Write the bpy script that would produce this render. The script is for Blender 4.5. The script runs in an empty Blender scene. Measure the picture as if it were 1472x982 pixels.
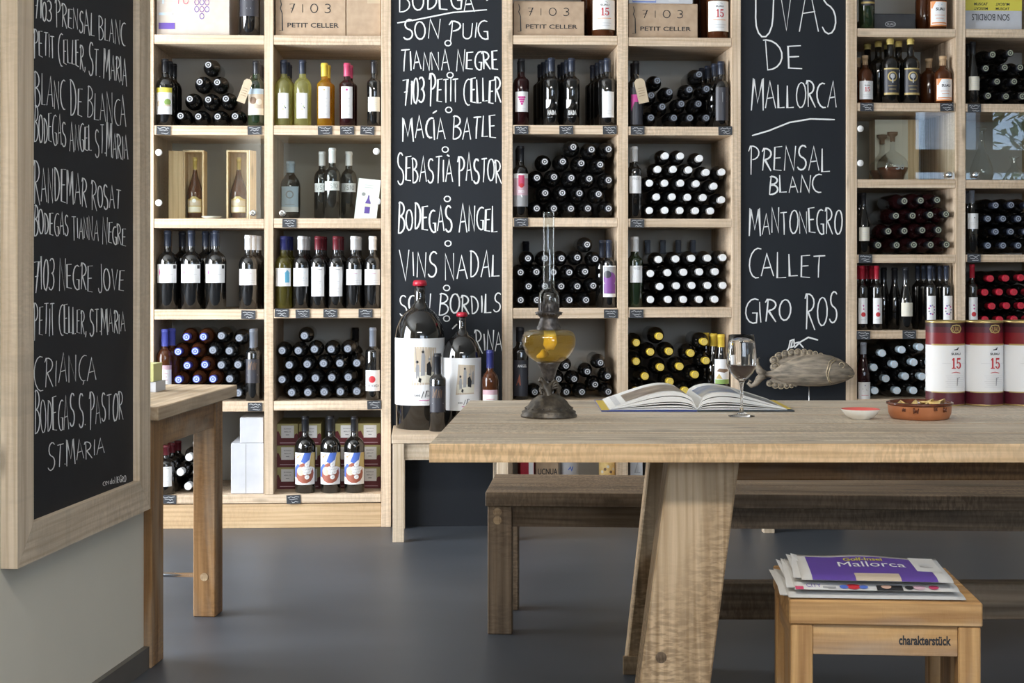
import bpy, math, random
from mathutils import Vector, Matrix, Euler
from mathutils.geometry import tessellate_polygon
random.seed(7)
SC = bpy.context.scene
COL = SC.collection
PI = math.pi

# ------------------------------------------------------------------ camera
F = 2300.0; HY = 383.0; PX = 736.0; H = 1.12          # focal length and horizon, in pixels of a 1472x982 frame
cam_d = bpy.data.cameras.new('camera'); cam = bpy.data.objects.new('camera', cam_d); COL.objects.link(cam)
cam_d.sensor_width = 36.0; cam_d.sensor_fit = 'HORIZONTAL'; cam_d.lens = 36.0 * F / 1472
cam_d.shift_y = (HY - 491) / 1472
cam.location = (0, 0, H); cam.rotation_euler = (PI / 2, 0, 0)
cam_d.clip_start = 0.05; cam_d.clip_end = 100
SC.camera = cam

# ------------------------------------------------------------------ world, lights, exposure
SC.view_settings.view_transform = 'Standard'; SC.view_settings.look = 'None'
SC.view_settings.gamma = 1.0; SC.view_settings.use_curve_mapping = False
SC.view_settings.exposure = -0.1
w = bpy.data.worlds.new('world'); SC.world = w; w.use_nodes = True
bg = w.node_tree.nodes['Background']; bg.inputs[0].default_value = (0.55, 0.75, 1.0, 1); bg.inputs[1].default_value = 9.5

def area(name, loc, rot, sx, sy, power, col):
    d = bpy.data.lights.new(name, 'AREA'); d.shape = 'RECTANGLE'; d.size = sx; d.size_y = sy
    d.energy = power; d.color = col
    o = bpy.data.objects.new(name, d); COL.objects.link(o); o.location = loc; o.rotation_euler = rot
    return o
area('window_daylight_left', (-3.55, 4.6, 1.45), (0, -PI / 2, 0), 2.1, 2.7, 325, (1.0, 0.97, 0.93))
area('window_daylight_rear', (2.0, -2.45, 1.95), (PI / 2 - 0.12, 0, 0.10), 3.2, 1.6, 75, (0.95, 0.97, 1.0))
area('ceiling_panel', (-0.2, 1.0, 2.93), (0.35, 0, 0), 2.4, 0.5, 160, (1.0, 0.96, 0.90))

# ------------------------------------------------------------------ picture <-> place helpers
SA = math.atan(0.055)                                  # the shelf wall is turned a little to the room
SO = Vector((0, 6.9, 0)); SU = Vector((math.cos(SA), math.sin(SA), 0)); SV = Vector((-math.sin(SA), math.cos(SA), 0))
def ray(x, y): return Vector(((x - PX) / F, 1, -(y - HY) / F))
CAM = Vector((0, 0, H))
def atY(x, y, Y): return CAM + ray(x, y) * Y
def onz(x, y, z): return CAM + ray(x, y) * ((H - z) * F / (y - HY))
def plane_hit(x, y, p, n):
    r = ray(x, y); t = (p - CAM).dot(n) / r.dot(n); return CAM + r * t
def sh(x, y, v=0.0):                                    # a pixel on the plane at depth v in the shelf wall -> (u, z)
    p = plane_hit(x, y, SO + SV * v, SV); return (p - SO).dot(SU), p.z
def sw(u, v, z): return SO + SU * u + SV * v + Vector((0, 0, z))
def ppm(v=0.0): return (6.9 + v) / F                    # metres per pixel at depth v

# ------------------------------------------------------------------ object helpers
def link(o): COL.objects.link(o); return o
def thing(name, label, cat, loc=(0, 0, 0), rz=0.0, group=None):
    o = link(bpy.data.objects.new(name, None)); o.empty_display_size = 0.05
    o.location = loc; o.rotation_euler = (0, 0, rz); o['label'] = label; o['category'] = cat
    if group: o['group'] = group
    return o
def tag(o, label, cat, group=None):
    o['label'] = label; o['category'] = cat
    if group: o['group'] = group
    return o
def struct(o): o['kind'] = 'structure'; return o
def obj(name, me, parent=None, loc=(0, 0, 0), rot=(0, 0, 0), label=None):
    o = link(bpy.data.objects.new(name, me)); o.parent = parent
    o.location = loc; o.rotation_euler = rot
    if label: o['label'] = label
    return o
class MB:
    def __init__(s): s.v = []; s.f = []; s.m = []; s.mats = []; s.sm = []
    def mi(s, m):
        if m not in s.mats: s.mats.append(m)
        return s.mats.index(m)
    def add(s, vs, fs, m, smooth=False):
        b = len(s.v); s.v += [tuple(p) for p in vs]; k = s.mi(m)
        for f in fs: s.f.append(tuple(i + b for i in f)); s.m.append(k); s.sm.append(smooth)
    def box(s, x0, x1, y0, y1, z0, z1, m, c=0.0, T=None):
        if c <= 0:
            vs = [(x, y, z) for z in (z0, z1) for y in (y0, y1) for x in (x0, x1)]
            fs = [(0, 2, 3, 1), (4, 5, 7, 6), (0, 1, 5, 4), (2, 6, 7, 3), (0, 4, 6, 2), (1, 3, 7, 5)]
        else:
            vs = []
            for (sx, X) in ((1, x0), (-1, x1)):
                for (sy, Yy) in ((1, y0), (-1, y1)):
                    for (sz, Z) in ((1, z0), (-1, z1)):
                        vs += [(X, Yy + sy * c, Z + sz * c), (X + sx * c, Yy, Z + sz * c), (X + sx * c, Yy + sy * c, Z)]
            def q(i, j, k, a): return ((i * 2 + j) * 2 + k) * 3 + a
            fs = [tuple(q(i, j, k, 0) for j, k in ((0, 0), (0, 1), (1, 1), (1, 0))) for i in (0, 1)]
            fs += [tuple(q(i, j, k, 1) for i, k in ((0, 0), (0, 1), (1, 1), (1, 0))) for j in (0, 1)]
            fs += [tuple(q(i, j, k, 2) for i, j in ((0, 0), (0, 1), (1, 1), (1, 0))) for k in (0, 1)]
            for a in (0, 1):
                for b in (0, 1):
                    fs.append((q(0, a, b, 1), q(1, a, b, 1), q(1, a, b, 2), q(0, a, b, 2)))
                    fs.append((q(a, 0, b, 0), q(a, 1, b, 0), q(a, 1, b, 2), q(a, 0, b, 2)))
                    fs.append((q(a, b, 0, 0), q(a, b, 1, 0), q(a, b, 1, 1), q(a, b, 0, 1)))
                    for d in (0, 1): fs.append((q(a, b, d, 0), q(a, b, d, 1), q(a, b, d, 2)))
            cx, cy, cz = (x0 + x1) / 2, (y0 + y1) / 2, (z0 + z1) / 2
            out = []
            for f in fs:
                P = [Vector(vs[i]) for i in f]; n = (P[1] - P[0]).cross(P[2] - P[0])
                mid = sum(P, Vector()) / len(P)
                sgn = n.dot(Vector(((mid.x - cx) / max(x1 - x0, 1e-6), (mid.y - cy) / max(y1 - y0, 1e-6), (mid.z - cz) / max(z1 - z0, 1e-6))))
                out.append(f if sgn > 0 else f[::-1])
            fs = out
        if T is not None: vs = [T @ Vector(p) for p in vs]
        s.add(vs, fs, m)
    def prism(s, poly, z0, z1, m, T=None):              # poly in xy, counter-clockwise
        n = len(poly); vs = [(p[0], p[1], z0) for p in poly] + [(p[0], p[1], z1) for p in poly]
        fs = [tuple(range(n))[::-1], tuple(range(n, 2 * n))] + [(i, (i + 1) % n, n + (i + 1) % n, n + i) for i in range(n)]
        if T is not None: vs = [T @ Vector(p) for p in vs]
        s.add(vs, fs, m)
    def hexa(s, a, b, m):                               # two quads (each 4 points, same order) joined
        vs = list(a) + list(b)
        fs = [(3, 2, 1, 0), (4, 5, 6, 7)] + [(i, (i + 1) % 4, 4 + (i + 1) % 4, 4 + i) for i in range(4)]
        s.add(vs, fs, m)
    def lathe(s, prof, m, n=24, T=None, smooth=True):   # prof [(r,z)] from the bottom up; r 0 closes
        vs = []; idx = []
        for r, z in prof:
            if r < 1e-6: idx.append([len(vs)] * n); vs.append((0, 0, z))
            else:
                b = len(vs); idx.append([b + k for k in range(n)])
                vs += [(r * math.cos(2 * PI * k / n), r * math.sin(2 * PI * k / n), z) for k in range(n)]
        fs = []
        for a, b in zip(idx, idx[1:]):
            for k in range(n):
                k2 = (k + 1) % n
                f = [a[k], a[k2], b[k2], b[k]]; g = []
                for i in f:
                    if i not in g: g.append(i)
                if len(g) > 2: fs.append(tuple(g))
        if T is not None: vs = [T @ Vector(p) for p in vs]
        s.add(vs, fs, m, smooth)
    def tube(s, pts, rad, m, n=8, closed=False):
        pts = [Vector(p) for p in pts]; N = len(pts); rings = []
        for i, p in enumerate(pts):
            if closed: d = pts[(i + 1) % N] - pts[i - 1]
            else: d = pts[min(i + 1, N - 1)] - pts[max(i - 1, 0)]
            d.normalize(); up = Vector((0, 0, 1)) if abs(d.z) < .9 else Vector((1, 0, 0))
            a = d.cross(up).normalized(); b = a.cross(d)
            r = rad[i] if isinstance(rad, (list, tuple)) else rad
            rings.append([p + (a * math.cos(2 * PI * k / n) + b * math.sin(2 * PI * k / n)) * r for k in range(n)])
        vs = [q for R in rings for q in R]; fs = []
        for i in range(N if closed else N - 1):
            j = (i + 1) % N
            for k in range(n): fs.append((i * n + k, j * n + k, j * n + (k + 1) % n, i * n + (k + 1) % n))
        if not closed: fs += [tuple(range(n)), tuple(range((N - 1) * n, N * n))[::-1]]
        s.add(vs, fs, m, True)
    def mesh(s, name='mesh'):
        me = bpy.data.meshes.new(name); me.from_pydata(s.v, [], s.f)
        for m in s.mats: me.materials.append(m)
        me.polygons.foreach_set('material_index', s.m); me.polygons.foreach_set('use_smooth', s.sm)
        me.update(); return me
    def build(s, name, parent=None, loc=(0, 0, 0), rot=(0, 0, 0), label=None):
        return obj(name, s.mesh(name), parent, loc, rot, label)

# ------------------------------------------------------------------ materials
def mat(name, col, rough=0.5, metal=0.0, **kw):
    m = bpy.data.materials.new(name); m.use_nodes = True; nt = m.node_tree
    b = nt.nodes['Principled BSDF']; b.inputs['Base Color'].default_value = (*col, 1)
    b.inputs['Roughness'].default_value = rough; b.inputs['Metallic'].default_value = metal
    for k, v in kw.items(): b.inputs[k.replace('_', ' ')].default_value = v
    return m
def noisy(name, col, col2, rough=0.5, scale=8.0, bump=0.0, metal=0.0, detail=4.0, stretch=(1, 1, 1), lo=.35, hi=.65):
    m = mat(name, col, rough, metal); nt = m.node_tree; b = nt.nodes['Principled BSDF']
    tc = nt.nodes.new('ShaderNodeTexCoord'); mp = nt.nodes.new('ShaderNodeMapping'); mp.inputs['Scale'].default_value = stretch
    nz = nt.nodes.new('ShaderNodeTexNoise'); nz.inputs['Scale'].default_value = scale; nz.inputs['Detail'].default_value = detail
    cr = nt.nodes.new('ShaderNodeValToRGB'); cr.color_ramp.elements[0].position = lo; cr.color_ramp.elements[1].position = hi
    cr.color_ramp.elements[0].color = (*col, 1); cr.color_ramp.elements[1].color = (*col2, 1)
    L = nt.links.new
    L(tc.outputs['Object'], mp.inputs[0]); L(mp.outputs[0], nz.inputs[0]); L(nz.outputs[0], cr.inputs[0]); L(cr.outputs[0], b.inputs['Base Color'])
    if bump:
        bp = nt.nodes.new('ShaderNodeBump'); bp.inputs['Strength'].default_value = bump; bp.inputs['Distance'].default_value = 0.004
        L(nz.outputs[0], bp.inputs['Height']); L(bp.outputs[0], b.inputs['Normal'])
    return m
_wood = {}
def wood(kind, axis):
    """sawn timber, grain along the given object axis"""
    if (kind, axis) in _wood: return _wood[(kind, axis)]
    light, dark, dirt, sawamt, rough, dirtamt = {
        'pine': ((.80, .655, .50), (.60, .46, .32), (.36, .28, .20), .2, .55, .35),
        'frame': ((.74, .62, .475), (.58, .465, .335), (.34, .29, .22), .16, .55, .35),
        'plinth': ((.70, .51, .31), (.54, .37, .21), (.33, .25, .16), .14, .5, .25),
        'tabletop': ((.74, .66, .535), (.50, .42, .325), (.17, .14, .11), .25, .5, .6),
        'tableedge': ((.80, .56, .32), (.57, .37, .19), (.85, .70, .50), .35, .55, .25),
        'leg': ((.62, .46, .295), (.40, .28, .16), (.17, .12, .08), .66, .6, .45),
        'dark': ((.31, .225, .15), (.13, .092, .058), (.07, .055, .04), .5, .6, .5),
        'stool': ((.66, .40, .17), (.36, .19, .075), (.42, .38, .33), .08, .5, .45),
        'side': ((.38, .21, .085), (.17, .088, .035), (.36, .32, .26), .35, .55, .5),
        'sidetop': ((.60, .48, .34), (.37, .27, .17), (.16, .12, .08), .1, .5, .6),
        'box': ((.80, .63, .40), (.66, .48, .28), (.5, .36, .2), .05, .5, .1),
    }[kind]
    m = bpy.data.materials.new('wood_%s_%s' % (kind, axis)); m.use_nodes = True; nt = m.node_tree; N = nt.nodes.new; L = nt.links.new
    b = nt.nodes['Principled BSDF']; b.inputs['Roughness'].default_value = rough
    b.inputs['Specular IOR Level'].default_value = 0.3
    tc = N('ShaderNodeTexCoord'); oi = N('ShaderNodeObjectInfo')
    off = N('ShaderNodeVectorMath'); off.operation = 'ADD'
    sc = N('ShaderNodeVectorMath'); sc.operation = 'SCALE'; sc.inputs[0].default_value = (7.3, 5.1, 9.7); L(oi.outputs['Random'], sc.inputs['Scale'])
    L(tc.outputs['Object'], off.inputs[0]); L(sc.outputs[0], off.inputs[1])
    i = 'xyz'.index(axis)
    def noise(along, across, detail, dist=0.0):
        mp = N('ShaderNodeMapping'); s = [across] * 3; s[i] = along; mp.inputs['Scale'].default_value = s; L(off.outputs[0], mp.inputs[0])
        nz = N('ShaderNodeTexNoise'); nz.inputs['Scale'].default_value = 1.0; nz.inputs['Detail'].default_value = detail; nz.inputs['Distortion'].default_value = dist
        L(mp.outputs[0], nz.inputs[0]); return nz.outputs[0]
    def ramp(src, p0, p1, c0=(0, 0, 0), c1=(1, 1, 1)):
        r = N('ShaderNodeValToRGB'); r.color_ramp.elements[0].position = p0; r.color_ramp.elements[1].position = p1
        r.color_ramp.elements[0].color = (*c0, 1); r.color_ramp.elements[1].color = (*c1, 1); L(src, r.inputs[0]); return r.outputs[0]
    def mix(a, bb, fac, mode='MIX'):
        mx = N('ShaderNodeMix'); mx.data_type = 'RGBA'; mx.blend_type = mode
        (L(fac, mx.inputs[0]) if not isinstance(fac, (int, float)) else setattr(mx.inputs[0], 'default_value', fac))
        for s_, k in ((a, 6), (bb, 7)):
            if isinstance(s_, tuple): mx.inputs[k].default_value = (*s_, 1)
            else: L(s_, mx.inputs[k])
        return mx.outputs[2]
    g1 = noise(.9, 15, 6, 2.2); g2 = noise(4, 130, 3, .5)
    c = ramp(g1, .32, .70, dark, light)
    wmp = N('ShaderNodeMapping'); s = [7] * 3; s[i] = .5; wmp.inputs['Scale'].default_value = s; L(off.outputs[0], wmp.inputs[0])
    wv = N('ShaderNodeTexWave'); wv.wave_type = 'RINGS'; wv.rings_direction = axis.upper(); wv.inputs['Scale'].default_value = 2.6; wv.inputs['Distortion'].default_value = 7.0; wv.inputs['Detail'].default_value = 3.0; wv.inputs['Detail Scale'].default_value = .9
    L(wmp.outputs[0], wv.inputs[0]); c = mix(c, ramp(wv.outputs[0], .05, .5, (.76, .70, .62), (1.03, 1.03, 1.03)), .5, 'MULTIPLY')
    c = mix(c, ramp(g2, .3, .7, (.90, .88, .86), (1.04, 1.04, 1.04)), 1.0, 'MULTIPLY')
    # short saw ripples across the grain, patchy
    sm = noise(120, 38, 2, .6); mk = noise(2.2, 3.5, 2)
    c = mix(c, mix(c, ramp(sm, .42, .58, (.52, .49, .46), (1.12, 1.1, 1.08)), 1.0, 'MULTIPLY'), mixfac(nt, ramp(mk, .35, .65), min(1, sawamt * 1.5)))
    sm2 = noise(21, .9, 2); c = mix(c, dirt, mixfac(nt, ramp(sm2, .60, .70), dirtamt * (.55 if kind in ('tableedge', 'frame') else 0)))
    # knots
    mp = N('ShaderNodeMapping'); s = [11] * 3; s[i] = 3.2; mp.inputs['Scale'].default_value = s; L(off.outputs[0], mp.inputs[0])
    vo = N('ShaderNodeTexVoronoi'); vo.inputs['Scale'].default_value = 1.0; L(mp.outputs[0], vo.inputs[0])
    kn = ramp(vo.outputs['Distance'], .05, .15, (1, 1, 1), (0, 0, 0))
    c = mix(c, tuple(x * .45 for x in dark), mixfac(nt, kn, .7))
    # stains
    st = noise(2.2, 7, 5, .4); c = mix(c, dirt, mixfac(nt, ramp(st, .52, .70), dirtamt))
    L(c, b.inputs['Base Color'])
    bp = N('ShaderNodeBump'); bp.inputs['Strength'].default_value = .35; bp.inputs['Distance'].default_value = .0015
    ad = N('ShaderNodeMath'); ad.operation = 'ADD'; L(g2, ad.inputs[0]); L(sm, ad.inputs[1]); L(ad.outputs[0], bp.inputs['Height']); L(bp.outputs[0], b.inputs['Normal'])
    _wood[(kind, axis)] = m; return m
def mixfac(nt, src, k):
    n = nt.nodes.new('ShaderNodeMath'); n.operation = 'MULTIPLY'; nt.links.new(src, n.inputs[0]); n.inputs[1].default_value = k; return n.outputs[0]
def clear(name, tint=(1, 1, 1), rough=0.0, ior=1.5, body=None, amount=0.0):
    """thin clear glass: see-through, reflecting on its outer side; body = a little cloudy colour"""
    m = bpy.data.materials.new(name); m.use_nodes = True; nt = m.node_tree; nt.nodes.clear(); N = nt.nodes.new; L = nt.links.new
    o = N('ShaderNodeOutputMaterial'); mx = N('ShaderNodeMixShader'); fr = N('ShaderNodeFresnel'); fr.inputs[0].default_value = ior
    ge = N('ShaderNodeNewGeometry'); inv = N('ShaderNodeMath'); inv.operation = 'SUBTRACT'; inv.inputs[0].default_value = 1; L(ge.outputs['Backfacing'], inv.inputs[1])
    mu = N('ShaderNodeMath'); mu.operation = 'MULTIPLY'; L(fr.outputs[0], mu.inputs[0]); L(inv.outputs[0], mu.inputs[1])
    t = N('ShaderNodeBsdfTransparent'); t.inputs[0].default_value = (*tint, 1); g = N('ShaderNodeBsdfGlossy'); g.inputs['Roughness'].default_value = rough
    src = t.outputs[0]
    if amount:
        d = N('ShaderNodeBsdfDiffuse'); d.inputs[0].default_value = (*body, 1); tl = N('ShaderNodeBsdfTranslucent'); tl.inputs[0].default_value = (*body, 1)
        m1 = N('ShaderNodeMixShader'); L(d.outputs[0], m1.inputs[1]); L(tl.outputs[0], m1.inputs[2]); m2 = N('ShaderNodeMixShader'); m2.inputs[0].default_value = amount
        L(src, m2.inputs[1]); L(m1.outputs[0], m2.inputs[2]); src = m2.outputs[0]
    L(mu.outputs[0], mx.inputs[0]); L(src, mx.inputs[1]); L(g.outputs[0], mx.inputs[2]); L(mx.outputs[0], o.inputs[0]); return m

M = {}
M['black_glass'] = mat('black_glass', (.006, .006, .006), .05, 0, Specular_IOR_Level=1.0)
M['green_glass'] = mat('green_glass', (.012, .026, .010), .05, 0, Specular_IOR_Level=1.0)
M['rose_glass'] = mat('rose_glass', (.022, .005, .006), .08)
M['brown_glass'] = mat('brown_glass', (.07, .022, .008), .07)
M['amber_glass'] = mat('amber_glass', (.11, .03, .01), .06)
M['white_wine'] = clear('white_wine', (.82, .82, .50), 0.03, 1.6, (.78, .76, .30), .30)
M['gold_wine'] = clear('gold_wine', (.85, .62, .18), 0.03, 1.6, (.80, .45, .03), .35)
M['olive_wine'] = clear('olive_wine', (.45, .42, .15), 0.03, 1.6, (.30, .26, .05), .4)
M['clear_glass'] = clear('clear_glass', (.955, .97, .97), 0.0, 1.9)
M['pane_glass'] = clear('pane_glass', (.96, .98, .97), 0.0, 1.85)
M['solid_glass'] = mat('solid_glass', (1, 1, 1), 0.0, 0, Transmission_Weight=1.0, IOR=1.45)
M['lamp_amber'] = mat('lamp_amber', (.85, .60, .16), .05, 0, Transmission_Weight=.75, IOR=1.25)
M['lamp_oil'] = mat('lamp_oil', (.95, .68, .10), .15, 0, Transmission_Weight=.35, IOR=1.3)
M['red_wine'] = mat('red_wine', (.03, .004, .006), .03)
for n, c, r in (('cap_black', (.012, .013, .017), .35), ('cap_navy', (.024, .031, .052), .35), ('cap_white', (.78, .79, .80), .4), ('cap_blue', (.10, .12, .50), .35),
                ('cap_grey', (.16, .18, .22), .35), ('cap_silver', (.33, .36, .42), .3), ('cap_yellow', (.72, .52, .06), .4), ('cap_red', (.42, .015, .035), .35), ('cap_darkblue', (.03, .035, .16), .35),
                ('cap_maroon', (.12, .012, .02), .4), ('cap_pink', (.55, .06, .14), .4), ('cap_gold', (.55, .42, .12), .35), ('cap_cork', (.55, .38, .22), .7), ('cap_olive', (.36, .38, .27), .4),
                ('paper_white', (.84, .84, .84), .6), ('paper_cream', (.78, .74, .62), .6), ('paper_yellow', (.70, .62, .08), .5), ('paper_grey', (.42, .42, .42), .6), ('ink_black', (.02, .02, .022), .5),
                ('ink_red', (.55, .03, .04), .5), ('ink_pink', (.55, .05, .28), .5), ('ink_purple', (.20, .06, .28), .5), ('ink_blue', (.08, .16, .55), .5), ('ink_grey', (.34, .34, .35), .5),
                ('ink_lightgrey', (.62, .62, .63), .5), ('ink_gold', (.50, .38, .14), .35), ('ink_green', (.25, .38, .10), .5), ('ink_orange', (.75, .28, .08), .5), ('ink_brown', (.20, .12, .07), .5),
                ('ink_brick', (.34, .10, .06), .5), ('ink_violet', (.13, .07, .36), .45), ('ink_sky', (.12, .42, .62), .5), ('label_dark', (.035, .035, .045), .4), ('label_pinkish', (.62, .42, .48), .5),
                ('label_beige', (.60, .50, .38), .5), ('label_blue', (.50, .62, .72), .5), ('tin_red', (.20, .012, .018), .35), ('tin_dark', (.035, .008, .012), .35), ('tin_maroon', (.09, .012, .022), .35),
                ('slate', (.035, .038, .045), .6), ('chalk', (.80, .81, .80), .9), ('chalk_dim', (.50, .51, .52), .9), ('white_disc', (.85, .85, .84), .4), ('carton_red', (.13, .015, .02), .5), ('carton_olive', (.42, .38, .16), .55),
                ('skin', (.65, .42, .32), .5)):
    M[n] = mat(n, c, r)
M['kraft'] = noisy('kraft', (.42, .30, .20), (.48, .35, .235), .7, 30)
M['kraft_pale'] = noisy('kraft_pale', (.54, .47, .41), (.58, .51, .45), .7, 30)
M['kraft_tag'] = noisy('kraft_tag', (.50, .40, .27), (.56, .45, .31), .7, 30)
M['white_card'] = noisy('white_card', (.52, .53, .56), (.56, .57, .60), .6, 20)
M['black_card'] = noisy('black_card', (.02, .02, .022), (.03, .03, .032), .5, 20)
M['steel'] = mat('steel', (.55, .56, .57), .25, 1.0)
M['chrome'] = mat('chrome', (.75, .75, .75), .12, 1.0)
M['tin_gold'] = mat('tin_gold', (.62, .48, .20), .3, .8)
M['bronze'] = noisy('bronze', (.055, .047, .04), (.13, .11, .085), .42, 60, .5, .55)
M['bronze_dark'] = noisy('bronze_dark', (.05, .045, .045), (.12, .11, .105), .38, 90, .6, .6)
M['gilding'] = mat('gilding', (.30, .22, .11), .4, .6)
M['plaster'] = noisy('plaster', (.68, .63, .52), (.70, .65, .54), .85, 3, .02)
M['plaster_back'] = noisy('plaster_back', (.50, .485, .44), (.53, .51, .465), .85, 2, .02)
M['ceiling'] = noisy('ceiling', (.70, .69, .66), (.72, .71, .68), .9, 2)
M['baseboard'] = noisy('baseboard', (.09, .082, .072), (.11, .10, .088), .5, 8)
M['board'] = noisy('board', (.008, .010, .014), (.012, .015, .020), .6, 3, 0, 0, 6, (1, 1, .3), .3, .7)
M['board'].node_tree.nodes['Principled BSDF'].inputs['Specular IOR Level'].default_value = .3
M['floor'] = noisy('floor', (.050, .057, .069), (.066, .074, .088), .42, 1.3, .015, 0, 8, (1, 2.2, 1), .3, .7)
M['terracotta'] = noisy('terracotta', (.40, .135, .05), (.46, .17, .07), .4, 30)
M['glaze_brown'] = noisy('glaze_brown', (.09, .025, .012), (.16, .045, .02), .12, 40)
M['chip'] = noisy('chip', (.80, .55, .20), (.88, .66, .30), .5, 60)
M['ceramic'] = mat('ceramic', (.80, .77, .70), .2)
M['ceramic_red'] = mat('ceramic_red', (.75, .12, .10), .18)
M['fish_wood'] = noisy('fish_wood', (.13, .11, .085), (.33, .27, .20), .6, 22, .6, 0, 6, (.6, 3, 4))
M['fish_gold'] = noisy('fish_gold', (.45, .36, .23), (.54, .44, .29), .5, 60, .4)
M['facade'] = noisy('facade', (.70, .72, .74), (.74, .76, .78), .8, 2)
M['frame_dark'] = mat('frame_dark', (.05, .05, .055), .5)
M['leaf'] = noisy('leaf', (.03, .07, .02), (.07, .12, .04), .6, 5)
M['page'] = mat('page', (.80, .79, .76), .5)
M['newsprint'] = noisy('newsprint', (.68, .67, .65), (.72, .71, .69), .7, 14)

# ------------------------------------------------------------------ writing: a hand-drawn stroke alphabet and printed type
def arc(cx, cy, rx, ry, a0, a1, n=8):
    return [(cx + rx * math.cos(math.radians(a0 + (a1 - a0) * k / n)), cy + ry * math.sin(math.radians(a0 + (a1 - a0) * k / n))) for k in range(n + 1)]
GL = {
 'A': (.62, [[(0, 0), (.3, 1), (.62, 0)], [(.1, .36), (.52, .4)]]),
 'B': (.55, [[(.05, 0), (.08, 1)], [(0, .95)] + arc(.1, .77, .38, .22, 90, -80, 7) + arc(.1, .28, .45, .27, 88, -95, 8)]),
 'C': (.5, [arc(.42, .5, .42, .5, 70, 285, 9)]),
 'D': (.58, [[(.08, .95), (.08, .02)], [(0, .97)] + arc(.08, .5, .48, .48, 88, -92, 9)]),
 'E': (.48, [[(.48, .98), (.04, .95), (.03, .03), (.48, 0)], [(.05, .5), (.4, .52)]]),
 'F': (.45, [[(.45, .98), (.04, .95), (.03, 0)], [(.05, .5), (.36, .52)]]),
 'G': (.58, [arc(.42, .5, .42, .5, 65, 290, 9) + [(.56, .1), (.56, .42), (.32, .42)]]),
 'I': (.12, [[(.06, 0), (.06, .95)]]),
 'J': (.4, [[(.32, .98), (.34, .25)] + arc(.18, .2, .16, .2, 0, -170, 5)]),
 'K': (.5, [[(.04, 0), (.04, 1)], [(.48, .98), (.06, .45), (.5, 0)]]),
 'L': (.45, [[(.05, 1), (.03, .02), (.45, .04)]]),
 'M': (.74, [[(0, 0), (.08, 1), (.36, .25), (.64, 1), (.74, 0)]]),
 'N': (.6, [[(.02, 0), (.05, 1), (.54, .02), (.58, 1.02)]]),
 'O': (.6, [arc(.3, .48, .3, .48, 95, 455, 13)]),
 'P': (.52, [[(.06, -.08), (.08, .98)], [(-.08, .8)] + arc(.1, .74, .4, .26, 100, -85, 8)]),
 'Q': (.6, [arc(.3, .5, .3, .48, 95, 455, 13), [(.35, .25), (.62, -.05)]]),
 'R': (.54, [[(.05, 0), (.08, .98)], [(-.05, .85)] + arc(.1, .74, .38, .25, 100, -80, 7) + [(.14, .48), (.54, -.02)]]),
 'S': (.5, [arc(.27, .75, .23, .24, 40, 250, 7) + arc(.22, .25, .26, .25, 70, -150, 8)]),
 'T': (.55, [[(0, .97), (.56, 1)], [(.28, .98), (.26, 0)]]),
 'U': (.56, [[(0, 1), (.03, .35)] + arc(.28, .28, .25, .28, 180, 360, 7) + [(.55, 1)]]),
 'V': (.56, [[(0, 1), (.28, 0), (.56, 1)]]),
 'X': (.5, [[(0, 0), (.5, 1)], [(0, 1), (.5, 0)]]),
 'Y': (.5, [[(0, 1), (.25, .5), (.5, 1)], [(.25, .5), (.25, 0)]]),
 'Z': (.5, [[(0, .97), (.5, 1), (0, 0), (.5, .02)]]),
 '0': (.5, [arc(.25, .5, .25, .5, 95, 455, 12)]),
 '1': (.14, [[(.0, .82), (.1, 1), (.1, 0)]]),
 '3': (.46, [arc(.18, .75, .26, .24, 140, -80, 7) + arc(.16, .27, .3, .27, 85, -140, 8)]),
 '5': (.46, [[(.44, 1), (.08, .98), (.05, .56)] + arc(.2, .3, .25, .3, 110, -140, 8)]),
 '7': (.5, [[(0, .95), (.5, 1), (.18, -.05)], [(.1, .48), (.45, .52)]]),
 '.': (.08, [[(.03, .04), (.07, 0)]]), ',': (.1, [[(.08, .08), (.02, -.16)]]), "'": (.1, [[(0, 1.05), (.1, 1.2)]]),
 'À': (.62, [[(0, 0), (.3, 1), (.62, 0)], [(.1, .36), (.52, .4)], [(.12, 1.22), (.34, 1.14)]]),
 'Ç': (.5, [arc(.42, .5, .42, .5, 70, 285, 9), [(.4, 0), (.34, -.14)]]),
 'o': (.4, [arc(.2, .3, .2, .3, 95, 455, 10)]), ' ': (.3, []),
}
GL['c'] = (.36, [arc(.3, .3, .3, .3, 60, 300, 6)]); GL['e'] = (.4, [[(.02, .3), (.38, .34)] + arc(.2, .3, .19, .3, 10, 300, 8)])
GL['r'] = (.3, [[(.03, 0), (.03, .6)], arc(.2, .4, .17, .2, 170, 60, 4)]); GL['d'] = (.4, [arc(.18, .28, .18, .28, 20, 380, 8), [(.38, 1), (.38, 0)]])
def stroke_text(text, jit=0.0, gap=.17, rnd=random):
    """polylines of the whole string scaled to the unit square"""
    x = 0; out = []; first = True
    for ch in text:
        w_, st = GL[ch]; sk = rnd.uniform(-.1, .1) * jit; dy = rnd.uniform(-.07, .07) * jit; sy = 1 + rnd.uniform(-.12, .12) * jit; sx = 1 + rnd.uniform(-.1, .12) * jit
        if jit and first and ch.isalpha(): sy *= 1.22; sx *= 1.1; dy -= .1
        first = ch in ' ,.'
        for s_ in st:
            out.append([(x + (px * sx + py * sk), py * sy + dy) for px, py in s_])
        x += w_ * sx + (gap if ch != ' ' else .12)
    x -= gap
    return [[(a / x, b_) for a, b_ in s_] for s_ in out]
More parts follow.
